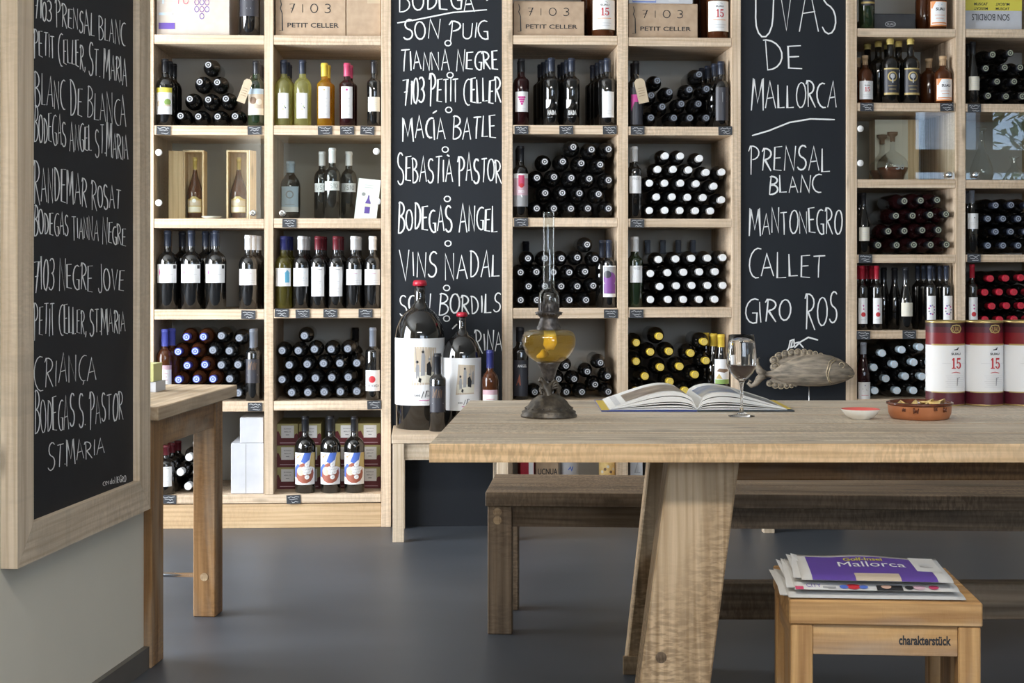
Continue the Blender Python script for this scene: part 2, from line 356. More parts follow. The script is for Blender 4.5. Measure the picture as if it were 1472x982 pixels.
def ribbon(pts, w_):
    """flat outline strips of a polyline in 2D, w_ = half width"""
    P = [Vector((a, b_)) for a, b_ in pts]; n = len(P); L_ = []; R_ = []
    for i, p in enumerate(P):
        d = (P[min(i + 1, n - 1)] - P[max(i - 1, 0)])
        if d.length < 1e-9: d = Vector((1, 0))
        d.normalize(); nn = Vector((-d.y, d.x)); k = 1.0
        if 0 < i < n - 1:
            a = (P[i] - P[i - 1]).normalized(); b_ = (P[i + 1] - P[i]).normalized(); k = 1 / max(.55, math.sqrt(max(0, (1 + a.dot(b_)) / 2)))
        if i in (0, n - 1): k = .7
        L_.append(p + nn * w_ * k); R_.append(p - nn * w_ * k)
    return [(L_[i], R_[i], R_[i + 1], L_[i + 1]) for i in range(n - 1)]
_font = {}
def font_mesh(text, bold=0.0):
    if (text, bold) in _font: return _font[(text, bold)]
    cu = bpy.data.curves.new('type', 'FONT'); cu.body = text; cu.offset = bold; cu.resolution_u = 3
    o = bpy.data.objects.new('type', cu); COL.objects.link(o); dg = bpy.context.evaluated_depsgraph_get(); dg.update()
    me = bpy.data.meshes.new_from_object(o.evaluated_get(dg))
    vs = [tuple(v.co) for v in me.vertices]; fs = [tuple(p.vertices) for p in me.polygons]
    bpy.data.objects.remove(o); bpy.data.meshes.remove(me)
    x0 = min(v[0] for v in vs); x1 = max(v[0] for v in vs); y0 = min(v[1] for v in vs); y1 = max(v[1] for v in vs)
    _font[(text, bold)] = ([((v[0] - x0) / (x1 - x0), (v[1] - y0) / (y1 - y0)) for v in vs], fs); return _font[(text, bold)]
def decal(mb, items, mapf, asp=1.0, off0=.0004, step=.00006, ns=6):
    
    """flat print laid on a surface; mapf(s, t, off) -> point; asp = width / height"""
    off = off0; A_, B_, C_ = (Vector(mapf(q_, .5, 0)) for q_ in (0, .5, 1)); bent = (B_ - (A_ + C_) / 2).length > 2e-5
    if bent: ns = 28; step = max(step, .00012)
    def put(poly, m):                                    # polygon in (s, t); cut fine enough to follow a bent surface
        if not bent: mb.add([mapf(a, b_, off) for a, b_ in poly], [tuple(range(len(poly)))], m); return
        tri = [[poly[i] for i in f] for f in tessellate_polygon([[Vector((a, b_, 0)) for a, b_ in poly]])]
        while tri:
            T_ = tri.pop(); e = max(range(3), key=lambda i: abs(T_[i][0] - T_[(i + 1) % 3][0]))
            if abs(T_[e][0] - T_[(e + 1) % 3][0]) > .045:
                p, q, o_ = T_[e], T_[(e + 1) % 3], T_[(e + 2) % 3]; mid = ((p[0] + q[0]) / 2, (p[1] + q[1]) / 2); tri += [[p, mid, o_], [mid, q, o_]]
            else:
                P_ = [mapf(a, b_, off) for a, b_ in T_]; ar = (T_[1][0] - T_[0][0]) * (T_[2][1] - T_[0][1]) - (T_[2][0] - T_[0][0]) * (T_[1][1] - T_[0][1])
                mb.add(P_, [(0, 1, 2) if ar > 0 else (0, 2, 1)], m)
    for it in items:
        k = it[0]; m = M[it[-1]] if isinstance(it[-1], str) else it[-1]; off += step
        if k == 'rect':
            s0, t0, s1, t1 = it[1:5]; n = max(1, int(math.ceil(ns * (s1 - s0)))); vs = []
            for i in range(n + 1):
                s_ = s0 + (s1 - s0) * i / n; vs += [mapf(s_, t0, off), mapf(s_, t1, off)]
            mb.add(vs, [(2 * i, 2 * i + 2, 2 * i + 3, 2 * i + 1) for i in range(n)], m, False)
        elif k == 'poly':
            put(it[1], m)
        elif k == 'circ':
            cs, ct, rt = it[1:4]; n = 14
            put([(cs + rt / asp * math.cos(2 * PI * q / n), ct + rt * math.sin(2 * PI * q / n)) for q in range(n)], m)
        elif k == 'line':
            pts, hw = it[1:3]
            for q in ribbon([(a * asp, b_) for a, b_ in pts], hw): mb.add([mapf(p.x / asp, p.y, off) for p in q][::-1], [(0, 1, 2, 3)], m)
        elif k == 'txt':
            t_, s0, t0, s1, t1, hw = it[1:7]
            for pl in stroke_text(t_, 0, .3):
                for q in ribbon([((s0 + a * (s1 - s0)) * asp, t0 + b_ * (t1 - t0)) for a, b_ in pl], hw): mb.add([mapf(p.x / asp, p.y, off) for p in q][::-1], [(0, 1, 2, 3)], m)
        elif k == 'font':
            t_, s0, t0, s1, t1, bold = it[1:7]; vs, fs = font_mesh(t_, bold)
            mb.add([mapf(s0 + a * (s1 - s0), t0 + b_ * (t1 - t0), off) for a, b_ in vs], fs, m)
def flat(x0, x1, z0, z1, y):                             # upright face towards -y
    return lambda s_, t, o: (x0 + (x1 - x0) * s_, y - o, z0 + (z1 - z0) * t)
def curved(r, z0, z1, ha):                               # a label round a bottle, centred on -y
    return lambda s_, t, o: ((r + o) * math.sin((s_ * 2 - 1) * ha), -(r + o) * math.cos((s_ * 2 - 1) * ha), z0 + (z1 - z0) * t)
# ================================================================== the room
def slab(name, x0, x1, y0, y1, z0, z1, m, loc=(0, 0, 0), rz=0.0):
    mb = MB(); mb.box(x0, x1, y0, y1, z0, z1, m); return struct(mb.build(name, None, loc, (0, 0, rz)))
slab('floor', -3.8, 7.5, -2.7, 7.9, -.1, 0, M['floor'])
slab('ceiling', -3.8, 7.5, -2.7, 7.9, 2.95, 3.05, M['ceiling'])
slab('wall_back', -4.1, 7.6, .56, .66, 0, 2.95, M['plaster_back'], tuple(SO), SA)
slab('wall_right', 7.4, 7.5, -2.6, 7.9, 0, 2.95, M['plaster'])
# left wall with its daylight window
mb = MB(); X0, X1 = -3.75, -3.65
for a in ((-2.6, 3.2, 0, 2.95), (5.97, 7.0, 0, 2.95), (3.2, 5.97, 0, .35), (3.2, 5.97, 2.55, 2.95)): mb.box(X0, X1, *a, M['plaster'])
struct(mb.build('wall_left'))
w1 = MB()
for y in (3.2, 4.1, 5.0, 5.9): w1.box(-3.5, -3.42, y, y + .07, .35, 2.55, M['frame_dark'])
for z in (.35, 2.49): w1.box(-3.5, -3.42, 3.2, 5.97, z, z + .06, M['frame_dark'])
struct(w1.build('window_1'))
# wall behind the camera: window with lamp light of the sky on the left, open view on the right
mb = MB()
for a in ((-3.65, .4, 0, 2.95), (.4, 3.6, 0, 1.15), (.4, 3.6, 2.8, 2.95), (3.6, 5.3, 0, 2.95), (5.3, 7.4, 0, 1.72), (5.3, 7.4, 2.85, 2.95)): mb.box(a[0], a[1], -2.7, -2.6, a[2], a[3], M['plaster'])
struct(mb.build('wall_rear'))
w2 = MB()
for x in (.4, 1.43, 2.47, 3.53): w2.box(x, x + .07, -2.4, -2.32, 1.15, 2.8, M['frame_dark'])
for z in (1.15, 2.73): w2.box(.4, 3.6, -2.4, -2.32, z, z + .07, M['frame_dark'])
struct(w2.build('window_2'))
w3 = MB()
for x in (5.2, 6.05, 7.28): w3.box(x, x + .14, -2.7, -2.58, 1.7, 2.85, M['frame_dark'])
for z in (1.68, 2.12, 2.78): w3.box(5.2, 7.4, -2.7, -2.585, z, z + (.24 if z == 2.12 else .1), M['frame_dark'])
struct(w3.build('window_3'))
cp = MB(); cp.box(-1.4, 1.0, .72, 1.3, 2.936, 2.949, M['paper_white'])
tag(cp.build('ceiling_lamp'), 'flat white ceiling light panel above the foreground, out of view', 'ceiling light')
# the house and tree across the street, seen only mirrored in the glass doors
hb = thing('house', 'white rendered house across the street, mirrored in the glass doors', 'building', (0, -9, 0))
mb = MB(); mb.box(-2, 22, -2, 0, 0, 8, M['facade']); mb.build('wall', hb)
for x, z in ((4.0, 2.6), (7.75, 2.7), (11.4, 2.7)):
    mb = MB(); mb.box(x, x + 1.1, -.05, .08, z, z + 1.2, M['paper_white']); f = mb.build('window', hb)
    mb = MB(); mb.box(x + .1, x + 1.0, .08, .1, z + .1, z + 1.1, M['ink_grey']); mb.build('pane', f)
tr = thing('tree', 'leafy street tree mirrored in the far right glass door', 'tree', (8.55, -6.6, 0))
mb = MB(); mb.tube([(0, 0, 0), (.05, 0, 1), (0, .05, 2.2)], [.09, .07, .04], M['ink_brown']); mb.build('trunk', tr)
mb = MB(); rr = random.Random(3)
for k in range(420):
    a = Vector((rr.gauss(0, .33), rr.gauss(0, .3), 2.7 + rr.gauss(0, .5))); d = Vector((rr.uniform(-1, 1), rr.uniform(-1, 1), rr.uniform(-1, 1))).normalized() * .12
    e = d.cross(Vector((.3, .5, 1))).normalized() * .05; mb.add([a - d, a + e, a + d, a - e], [(0, 1, 2, 3)], M['leaf'])
o = mb.build('foliage', tr); o['kind'] = 'stuff'
slab('street', -10, 24, -16, -2.75, -.12, -.02, M['facade'])
bpy.data.objects['street']['kind'] = 'structure'; bpy.data.objects['street'].name = 'ground'

# partition on the left that carries the big framed board
PD = Vector((.108, 1, 0)).normalized(); PN = Vector((PD.y, -PD.x, 0)); PE = Vector((-1.025, 4.46, 0)); PA = math.atan2(PD.x, PD.y)
# local frame of the partition: x = away from its face (to the right), y = along it away from the camera
def part_root_rot(): return -PA
mb = MB(); mb.box(-.16, 0, -5.6, 0, 0, 2.95, M['plaster']); struct(mb.build('wall_partition', None, tuple(PE), (0, 0, -PA)))
mb = MB(); mb.box(0, .016, -5.6, .002, 0, .062, M['baseboard']); mb.box(-.16, .016, 0, .016, 0, .062, M['baseboard'])
struct(mb.build('baseboard_partition', None, tuple(PE), (0, 0, -PA)))

# ================================================================== shelving
PXM = .003
ZS = {}      # (bay, row) -> shelf top z ; bay -> (u0, u1)
BAY = {}
BAYS = {
 1: (221, 380, [(50, 63.5), (180.5, 194), (314.5, 328), (445, 459.5), (577.5, 592)]),
 2: (393, 548, [(51, 64.5), (180.5, 194), (314, 328), (444, 457.5), (576.5, 590)]),
 3: (737, 888, [(51, 64), (180, 193), (313, 326), (443, 458), (575, 589), (705, 718)]),
 4: (903, 1052, [(54, 66.5), (182, 194.5), (314.5, 326.5), (442, 456.5), (575, 589), (705, 718)]),
 5: (1232, 1374, [(41, 53), (148, 160), (258, 270), (366, 378), (475, 487), (574, 586), (700, 713)]),
 6: (1388, 1530, [(42, 54), (149.5, 161), (259, 271), (366, 377), (475, 487), (574, 586), (700, 713)]),
}
SD = .50
def unit(label, ups, bays, bottom):
    u0 = sh(ups[0][0], 383)[0]
    root = thing('shelving_unit', label, 'shelf', tuple(sw(u0, 0, 0)), SA)
    mz, mx = wood('pine', 'z'), wood('pine', 'x')
    for i, (a, b) in enumerate(ups):
        ua, ub = sh(a, 383)[0] - u0, sh(b, 383)[0] - u0
        zlow = 0 if (i != 1 or not bottom) else sh((a + b) / 2, 711)[1]
        mb = MB(); mb.box(ua, ub, 0, SD, zlow, 2.62, mz, .0015); mb.build('upright', root)
    for k in bays:
        x0, x1, rows = BAYS[k]; a, b = sh(x0, 383)[0] - u0, sh(x1, 383)[0] - u0; BAY[k] = (a + u0, b + u0)
        for j, (yt, yb) in enumerate(rows):
            zt, zb = sh((x0 + x1) / 2, yt)[1], sh((x0 + x1) / 2, yb)[1]; ZS[(k, j)] = zt
            mb = MB(); mb.box(a + .001, b - .001, .002, SD - .012, zb, zt, mx, .0015); mb.build('shelf', root)
        mb = MB(); mb.box(a + .001, b - .001, .002, SD - .012, 2.50, 2.54, mx, .0015); mb.build('shelf', root)
    a, b = sh(ups[0][1], 383)[0] - u0, sh(ups[-1][0], 383)[0] - u0
    if bottom:
        zt, zb = sh(390, 711)[1], sh(390, 723.5)[1]
        for k in bays: ZS[(k, 5)] = zt
        mb = MB(); mb.box(a + .001, b - .001, .0, SD - .012, zb, zt - .001, mx, .0015); mb.build('shelf', root)
        mb = MB(); mb.box(a + .001, b - .001, .006, .03, 0, zb - .004, wood('plinth', 'x'), .0015); mb.build('plinth', root)
    else:
        mb = MB(); mb.box(a + .001, b - .001, .006, .03, 0, .11, wood('plinth', 'x'), .0015); mb.build('plinth', root)
    mb = MB(); mb.box(a - .03, b + .03, SD, SD + .012, 0, 2.62, M['plaster_back']); mb.build('back_panel', root)
    return root
unit('pale pine wine shelving beside the framed board, left of the listed wineries', [(207, 221), (380, 393), (548, 562)], (1, 2), True)
unit('pine wine shelving between the two tall chalkboards, behind the oil lamp', [(722, 737), (888, 903), (1052, 1065)], (3, 4), False)
unit('pine wine shelving at the right edge, behind the red and white tins', [(1217, 1232), (1374, 1388), (1530, 1544)], (5, 6), False)

# ================================================================== chalkboards and chalk writing
def chalkboard(label, x0, x1, zb):
    ua, ub = sh(x0, 383)[0], sh(x1, 383)[0]
    r = thing('chalkboard', label, 'chalkboard', tuple(sw(ua, .012, 0)), SA)
    mb = MB(); mb.box(.001, ub - ua - .001, 0, .02, zb, 2.62, M['board']); mb.build('panel', r)
    return r, ua
rw = random.Random(11)
def chalk_lines(root, mapper, lines, hw):
    for ln in lines:
        mb = MB(); mb_add = lambda q: mb.add(q[::-1], [(0, 1, 2, 3)], M['chalk'])
        if ln[0] == '~':
            pts = ln[1]
            fine = []
            for i in range(len(pts) - 1):
                for k in range(4): fine.append((pts[i][0] + (pts[i + 1][0] - pts[i][0]) * k / 4, pts[i][1] + (pts[i + 1][1] - pts[i][1]) * k / 4))
            fine.append(pts[-1])
            for q in ribbon(fine, ln[2] if len(ln) > 2 else hw): mb_add([mapper(p.x, p.y) for p in q])
        else:
            t, xa, ta, ba, xb, tb, bb = ln[:7]
            for pl in stroke_text(t, 1.0, .15, rw):
                f = [(xa + a * (xb - xa), (ba + (bb - ba) * a) + ((ta + (tb - ta) * a) - (ba + (bb - ba) * a)) * b) for a, b in pl]
                if len(f) == 2 : f.insert(1, ((f[0][0] + f[1][0]) / 2 + rw.uniform(-.5, .5), (f[0][1] + f[1][1]) / 2))
                ww = (ln[7] if len(ln) > 7 else hw) * rw.uniform(.8, 1.2)
                for q in ribbon(f, ww): mb_add([mapper(p.x, p.y) for p in q])
        mb.build('chalk_lettering', root)
def board_map(ua):
    def f(x, y):
        u, z = sh(x, y, .0105); return (u - ua, -.0015, z)
    return f
def ring(x, y): return ('~', [(x + 4.5 * math.cos(a), y + 4 * math.sin(a)) for a in [k * PI / 5 - 1.8 for k in range(12)]], .8)
b1, ua = chalkboard('tall black chalkboard listing wineries, behind the two giant bottles', 562, 722, 0.0)
L = lambda t, x0, x1, yt, yb: (t, x0, yt, yb, x1, yt, yb)
chalk_lines(b1, board_map(ua), [L('BODEGA', 573, 682, -14, 15), ('~', [(571, 33), (600, 28), (650, 18), (700, 14)], 1.0), ('~', [(696, -6), (700, 0), (706, -4)]), L('SON PUIG', 580, 702, 30, 55), ring(644, 62),
    L('TIANNA NEGRE', 575, 716, 74, 101), ring(647, 108), L('7103 PETIT CELLER', 580, 720, 115, 148), ring(645, 158), L('MACIA BATLE', 579, 713, 168, 199), ring(640, 215), ('~', [(622, 163), (628, 159)]),
    L('SEBASTIÀ PASTOR', 572, 721, 226, 262), ring(643, 286), L('BODEGAS ANGEL', 572, 715, 297, 332), ring(644, 350), L('VINS NADAL', 576, 718, 364, 399), ring(642, 414),
    L('SON BORDILS', 575, 719, 424, 450), ring(642, 458), ('~', [(650, 473), (657, 466)]), L('RINA', 684, 722, 476, 504)], 1.05)
b2, ua = chalkboard('tall black chalkboard listing grape varieties, behind the carved fish', 1065, 1217, 0.0)
chalk_lines(b2, board_map(ua), [L('UVAS', 1084, 1203, -36, 44), L('DE', 1100, 1153, 62, 97), L('MALLORCA', 1080, 1202, 120, 155), ('~', [(1081, 195), (1105, 188), (1135, 176), (1165, 171), (1200, 172)], 1.1),
    L('PRENSAL', 1078, 1193, 214, 246), L('BLANC', 1105, 1180, 252, 276), L('MANTONEGRO', 1077, 1210, 302, 336), L('CALLET', 1076, 1185, 364, 398), L('GIRO', 1071, 1136, 430, 462), L('ROS', 1158, 1203, 422, 466),
    ('~', [(1130, 506), (1134, 500), (1136, 490), (1141, 488), (1142, 497), (1137, 500), (1139, 490)]), ('~', [(1142, 500), (1150, 492), (1162, 485), (1176, 489)], 1.1), ('~', [(1141, 494), (1148, 492), (1155, 500)])], 1.0)

# framed board on the partition
FZ = .455; ft = .040
fb = thing('framed_chalkboard', 'chalkboard in a pale wooden frame on the partition, foreground left', 'chalkboard', tuple(PE), -PA)
yf, yn = -.065, -.945; zt_ = 2.42; mw = .088
def mem(name, poly, ax):                                # member: polygon in (y,z) extruded from the wall
    mb = MB(); n = len(poly); vs = [(.001, a, b) for a, b in poly] + [(ft, a, b) for a, b in poly]
    mb.add(vs, [tuple(range(n))[::-1], tuple(range(n, 2 * n))] + [(i, (i + 1) % n, n + (i + 1) % n, n + i) for i in range(n)], wood('frame', ax)); return mb.build(name, fb)
mem('frame_member', [(yn, FZ), (yn + mw, FZ + mw), (yn + mw, zt_ - mw), (yn, zt_)], 'z')
mem('frame_member', [(yf, FZ), (yf, zt_), (yf - mw, zt_ - mw), (yf - mw, FZ + mw)], 'z')
mem('frame_member', [(yn + .0007, FZ), (yf - .0007, FZ), (yf - mw, FZ + mw - .0007), (yn + mw, FZ + mw - .0007)], 'y')
mem('frame_member', [(yn, zt_), (yn + mw, zt_ - mw), (yf - mw, zt_ - mw), (yf, zt_)], 'y')
mb = MB(); mb.box(.001, .022, yn + mw - .002, yf - mw + .002, FZ + mw - .002, zt_ - mw + .002, M['board']); mb.build('panel', fb)
PB = PE + PN * .0235
def pmap(x, y):
    p = plane_hit(x, y, PB, PN) - PE; return (p.dot(PN), p.dot(PD), p.z)
chalk_lines(fb, pmap, [('7103 PRENSAL BLANC', 50, -6, 25, 180, 34, 66), ('PETIT CELLER, ST. MARIA', 49, 42, 76, 182, 84, 122), ('BLANC DE BLANCA', 50, 104, 147, 181, 142, 182), ('BODEGAS ANGEL ST.MARIA', 49, 160, 201, 184, 194, 230),
    ('RANDEMAR ROSAT', 49, 232, 286, 173, 272, 302), ('BODEGAS TIANNA NEGRE', 49, 298, 334, 181, 325, 352), ('7103 NEGRE JOVE', 49, 372, 416, 178, 388, 419), ('PETIT CELLER, ST.MARIA', 49, 436, 482, 180, 449, 478),
    ('CRIANÇA', 50, 518, 558, 138, 508, 544), ('BODEGAS S. PASTOR', 50, 575, 622, 177, 563, 603), ('ST.MARIA', 69, 642, 674, 150, 628, 652), ('cerdo', 148, 690, 698, 164, 687, 695, .35), ('NEGRO', 165, 686, 695, 181, 683, 692, .35)], .7)
# ================================================================== bottles
def bez(a, b, n, f): return [(a[0] + (b[0] - a[0]) * f(k / n), a[1] + (b[1] - a[1]) * k / n) for k in range(1, n + 1)]
def bottle_profile(shape, r, h):
    rn = min(.0145, r * .42) if shape not in ('magnum',) else r * .22
    sm = lambda t: t * t * (3 - 2 * t)
    if shape == 'bord' or shape == 'magnum':
        z1, z2 = (.60 if shape == 'bord' else .615) * h, (.74 if shape == 'bord' else .85) * h
        P = [(r, .02 * h), (r, z1)]
        P += [(rn + (r - rn) * math.sqrt(max(0, 1 - t * t)) * (1 - .12 * t) , z1 + (z2 - z1) * t * .86) for t in (.25, .45, .62, .78, .9, .96)] + [(rn * 1.03, z2 * 1.0), (rn, z2 + .05 * h)]
    elif shape == 'hock':
        z1, z2 = .40 * h, .80 * h
        P = [(r, .02 * h), (r, z1)] + [(r + (rn - r) * sm(t) , z1 + (z2 - z1) * t) for t in (.2, .4, .6, .8, 1.0)]
    elif shape == 'slim':
        z1, z2 = .655 * h, .74 * h
        P = [(r, .02 * h), (r, z1)] + [(rn + (r - rn) * math.sqrt(1 - t * t), z1 + (z2 - z1) * .7 * t) for t in (.4, .7, .9)] + [(rn * 1.05, z2), (rn, .78 * h)]
    elif shape == 'squat':
        rn = r * .40; z1, z2 = .55 * h, .78 * h
        P = [(r * .94, .02 * h), (r, .25 * h), (r, z1)] + [(rn + (r - rn) * math.sqrt(1 - t * t), z1 + (z2 - z1) * .8 * t) for t in (.3, .55, .75, .9)] + [(rn, z2), (rn, .86 * h)]
    elif shape == 'liquor':
        rn = r * .36; z1, z2 = .58 * h, .76 * h
        P = [(r * .96, .02 * h), (r, .3 * h), (r, z1)] + [(rn + (r - rn) * math.sqrt(1 - t * t), z1 + (z2 - z1) * .85 * t) for t in (.3, .55, .75, .92)] + [(rn, z2), (rn, .84 * h)]
    elif shape == 'cone':
        rn = r * .2; rn = r * .26; P = [(r * .93, .02 * h), (r, .10 * h), (r, .40 * h), (r * .93, .47 * h), (r * .72, .56 * h), (r * .46, .66 * h), (r * .32, .74 * h), (rn, .80 * h)]
    return P, rn
_bm = {}
def bottle_meshes(shape, r, h, glass, cap, capf, ring):
    key = (shape, round(r, 4), round(h, 3), glass, cap, capf, ring)
    if key in _bm: return _bm[key]
    P, rn = bottle_profile(shape, r, h); cz = capf * h
    a = MB(); a.lathe([(0, .004), (r * .6, .003), (r * .86, 0)] + [(p[0] * (.97 if i == 0 else 1), p[1] * .4 if i == 0 else p[1]) for i, p in enumerate(P[:1])] + P[1:] + [(rn, h * .985), (0, h * .985)], M[glass], 48 if shape == 'magnum' else 24)
    c = MB(); rc = rn * 1.07; cp = M[cap]
    if shape in ('liquor', 'cone'):
        c.lathe([(rn * 1.01, cz), (rn * 1.02, h * .93), (rn * 1.15, h * .93), (rn * 1.15, h), (0, h)], cp, 16)
    elif shape == 'magnum':
        n = 20; c.lathe([(rn * 1.0, h * .962), (rn * 1.32, h * .965), (rn * 1.28, h * .985), (rn * 1.1, h), (0, h * 1.002)], cp, n)
    else:
        c.lathe([(rc, cz), (rc, h * .952), (rc * 1.08, h * .956), (rc * 1.08, h * .975), (rc, h * .978), (rc, h * .996), (rc * .93, h)], cp, 16)
        if ring:
            mr = M[ring]; c.lathe([(rc * .93, h), (rc * .80, h)], cp, 16, None, False); c.lathe([(rc * .80, h), (rc * .56, h)], mr, 16, None, False); c.lathe([(rc * .56, h), (rc * .22, h)], cp, 16, None, False); c.lathe([(rc * .22, h), (0, h)], mr, 16, None, False)
        else: c.lathe([(rc * .93, h), (0, h)], cp, 16, None, False)
    _bm[key] = (a.mesh('bottle_body'), c.mesh('capsule'), rn); return _bm[key]
LAB = {}
def lab(name, z0, z1, ha, items): LAB[name] = (z0, z1, ha, items)
def fifteen(s0, t0, s1, t1, m='ink_red'):               # a serif 15
    X = lambda x: s0 + (s1 - s0) * x; Y = lambda y: t0 + (t1 - t0) * y
    return [('rect', X(.12), Y(0), X(.27), Y(1), m), ('rect', X(0), Y(0), X(.40), Y(.09), m), ('poly', [(X(.0), Y(.78)), (X(.12), Y(.78)), (X(.2), Y(1)), (X(.12), Y(1))], m),
            ('poly', [(X(.52), Y(.55)), (X(.60), Y(.55)), (X(.60), Y(1)), (X(.52), Y(1))], m), ('poly', [(X(.52), Y(.84)), (X(.92), Y(.84)), (X(.95), Y(1)), (X(.52), Y(1))], m)] + [
            ('poly', [(X(.70 + .29 * math.cos(p)), Y(.31 + .32 * math.sin(p))), (X(.70 + .29 * math.cos(q)), Y(.31 + .32 * math.sin(q))), (X(.68 + .14 * math.cos(q)), Y(.31 + .23 * math.sin(q))), (X(.68 + .14 * math.cos(p)), Y(.31 + .23 * math.sin(p)))], m)
             for p, q in [(math.radians(140 - 28 * k), math.radians(112 - 28 * k)) for k in range(11)]]
R = lambda m, s0=0, t0=0, s1=1, t1=1: ('rect', s0, t0, s1, t1, m)
lines = lambda t0, n, dt, m='ink_lightgrey', s0=.25, s1=.75, th=.018: [('rect', s0 + (.06 if k % 2 else 0), t0 - k * dt, s1 - (.06 if k % 2 else 0), t0 - k * dt + th, m) for k in range(n)]
lab('plain', .18, .52, 55, [R('paper_white')] + lines(.75, 2, .12) + lines(.35, 2, .1))
lab('cream', .22, .44, 55, [R('paper_cream')] + lines(.6, 3, .14))
lab('landscape_y', .17, .565, 60, [R('paper_white'), R('paper_yellow', 0, .82, 1, 1), ('circ', .45, .5, .13, 'ink_lightgrey'), ('circ', .72, .45, .13, 'ink_green'), ('circ', .25, .42, .1, 'label_beige'), R('label_beige', .1, .3, .9, .36)] + lines(.15, 1, .1))
lab('landscape_b', .17, .565, 60, [R('label_beige'), R('label_blue', 0, .8, 1, 1), ('circ', .35, .55, .14, 'ink_brown'), ('circ', .7, .5, .12, 'paper_cream'), R('paper_cream', 0, 0, 1, .25)])
lab('dots', .11, .49, 36, [R('paper_white'), ('circ', .45, .58, .03, 'ink_grey'), ('circ', .62, .48, .03, 'ink_green'), ('circ', .5, .36, .03, 'ink_gold'), ('circ', .7, .42, .025, 'ink_black')])
lab('tall_pink', .12, .62, 46, [R('paper_white'), ('circ', .5, .9, .035, 'ink_pink')] + lines(.62, 3, .12, 'ink_lightgrey') + lines(.12, 1, .1))
lab('tall_gold', .12, .62, 46, [R('paper_white'), ('circ', .5, .9, .03, 'ink_gold')] + lines(.62, 3, .12, 'ink_lightgrey') + lines(.12, 1, .1))
lab('grapes', .20, .50, 55, [R('paper_white')] + [('circ', .5 + dx * .12, .72 - dy * .11, .055, 'ink_pink') for dy in range(4) for dx in [(-1.5, -.5, .5, 1.5), (-1, 0, 1), (-.5, .5), (0,)][dy]] + lines(.15, 2, .08))
lab('semicircle', .06, .38, 48, [('poly', [(.02, 1), (.42, 1), (.40, .85), (.32, .72), (.2, .64), (.02, .6)], 'paper_white'), ('txt', 'o', .78, .82, .86, .92, .02, 'paper_white'), ('txt', 'NADA', .18, .3, .8, .5, .022, 'chalk'), ('line', [(.15, .18), (.55, .2)], .01, 'chalk_dim')])
lab('tall_white', .12, .50, 42, [R('paper_white'), ('line', [(.25, .7), (.45, .85), (.7, .9)], .012, 'ink_lightgrey')] + lines(.25, 2, .1, 'ink_lightgrey'))
lab('pinkbar', .03, .60, 55, [R('label_dark'), ('poly', [(.1, .35), (.1, .8), (.6, .8), (.62, .6), (.35, .6)], 'ink_pink'), ('line', [(.05, .23), (.95, .23)], .008, 'paper_white')])
lab('thincross', .10, .60, 50, [R('label_dark'), ('line', [(.2, .7), (.85, .7)], .008, 'ink_grey'), ('line', [(.5, .55), (.5, .85)], .008, 'ink_grey'), ('line', [(.3, .58), (.8, .58)], .006, 'label_pinkish')])
lab('pink_face', .155, .61, 62, [R('label_pinkish'), R('paper_white', 0, .86, 1, 1), R('ink_grey', 0, 0, 1, .34), ('poly', [(.35, .62), (.35, .95), (.7, .95), (.7, .62)], 'cap_pink'), ('circ', .53, .64, .07, 'ink_red'), ('font', 'SES', .35, .42, .7, .5, .02, 'paper_white'), ('line', [(.5, .36), (.56, .28)], .02, 'paper_white')])
lab('pixo', .35, .59, 60, [R('paper_white'), ('font', 'PINDE', .3, .76, .78, .9, .0, 'ink_grey'), ('line', [(.15, .1), (.25, .4), (.45, .5)], .012, 'ink_lightgrey')])
lab('purple_man', .16, .62, 62, [R('paper_white'), R('ink_grey', .05, .1, .95, .96), ('circ', .5, .58, .22, 'ink_purple'), ('circ', .35, .72, .12, 'label_dark'), R('ink_purple', .1, .12, .9, .42)])
lab('angel', .05, .55, 60, [R('label_dark'), ('font', 'ANGEL', .28, .80, .88, .88, .02, 'paper_white'), ('poly', [(.2, .3), (.42, .62), (.5, .3), (.42, .3), (.38, .38), (.3, .38), (.26, .3)], 'ink_brick')])
lab('fig', .335, .572, 62, [R('paper_white'), ('poly', [(.2, .35), (.17, .55), (.2, .8), (.24, .55)], 'ink_pink'), ('line', [(.08, .62), (.3, .66)], .015, 'ink_grey'), R('ink_black', .82, .76, .96, .95)] + lines(.45, 1, .1, 'ink_lightgrey', .45, .8))
lab('fish_white', .325, .54, 60, [R('paper_white')] + lines(.72, 1, .1, 'ink_pink', .3, .7) + lines(.28, 2, .14, 'ink_lightgrey', .15, .9))
lab('bluehouse', .31, .56, 58, [R('paper_white'), R('ink_sky', .62, .2, .9, .72), ('poly', [(.58, .7), (.76, .9), (.94, .7)], 'ink_sky'), ('line', [(.05, .8), (.3, .8)], .02, 'ink_blue')])
lab('greenlogo', .31, .56, 58, [R('paper_white'), ('line', [(.65, .4), (.75, .8), (.85, .4)], .02, 'label_blue')] + lines(.3, 1, .1))
lab('tall_text', .17, .575, 46, [R('paper_white')] + lines(.9, 1, .1, 'ink_grey', .25, .8) + lines(.5, 2, .06) + lines(.25, 2, .1))
lab('ses', .275, .75, 100, [])
lab('vs10', .40, .53, 60, [R('paper_white'), ('txt', 'VS1O', .2, .25, .85, .75, .03, 'ink_grey')])
lab('arms', .12, .56, 55, [R('label_blue'), ('circ', .5, .68, .16, 'ink_grey'), ('circ', .5, .68, .11, 'label_blue'), ('line', [(.2, .4), (.8, .4)], .02, 'ink_grey'), R('paper_white', 0, .0, 1, .2)] + lines(.28, 1, .1, 'ink_grey'))
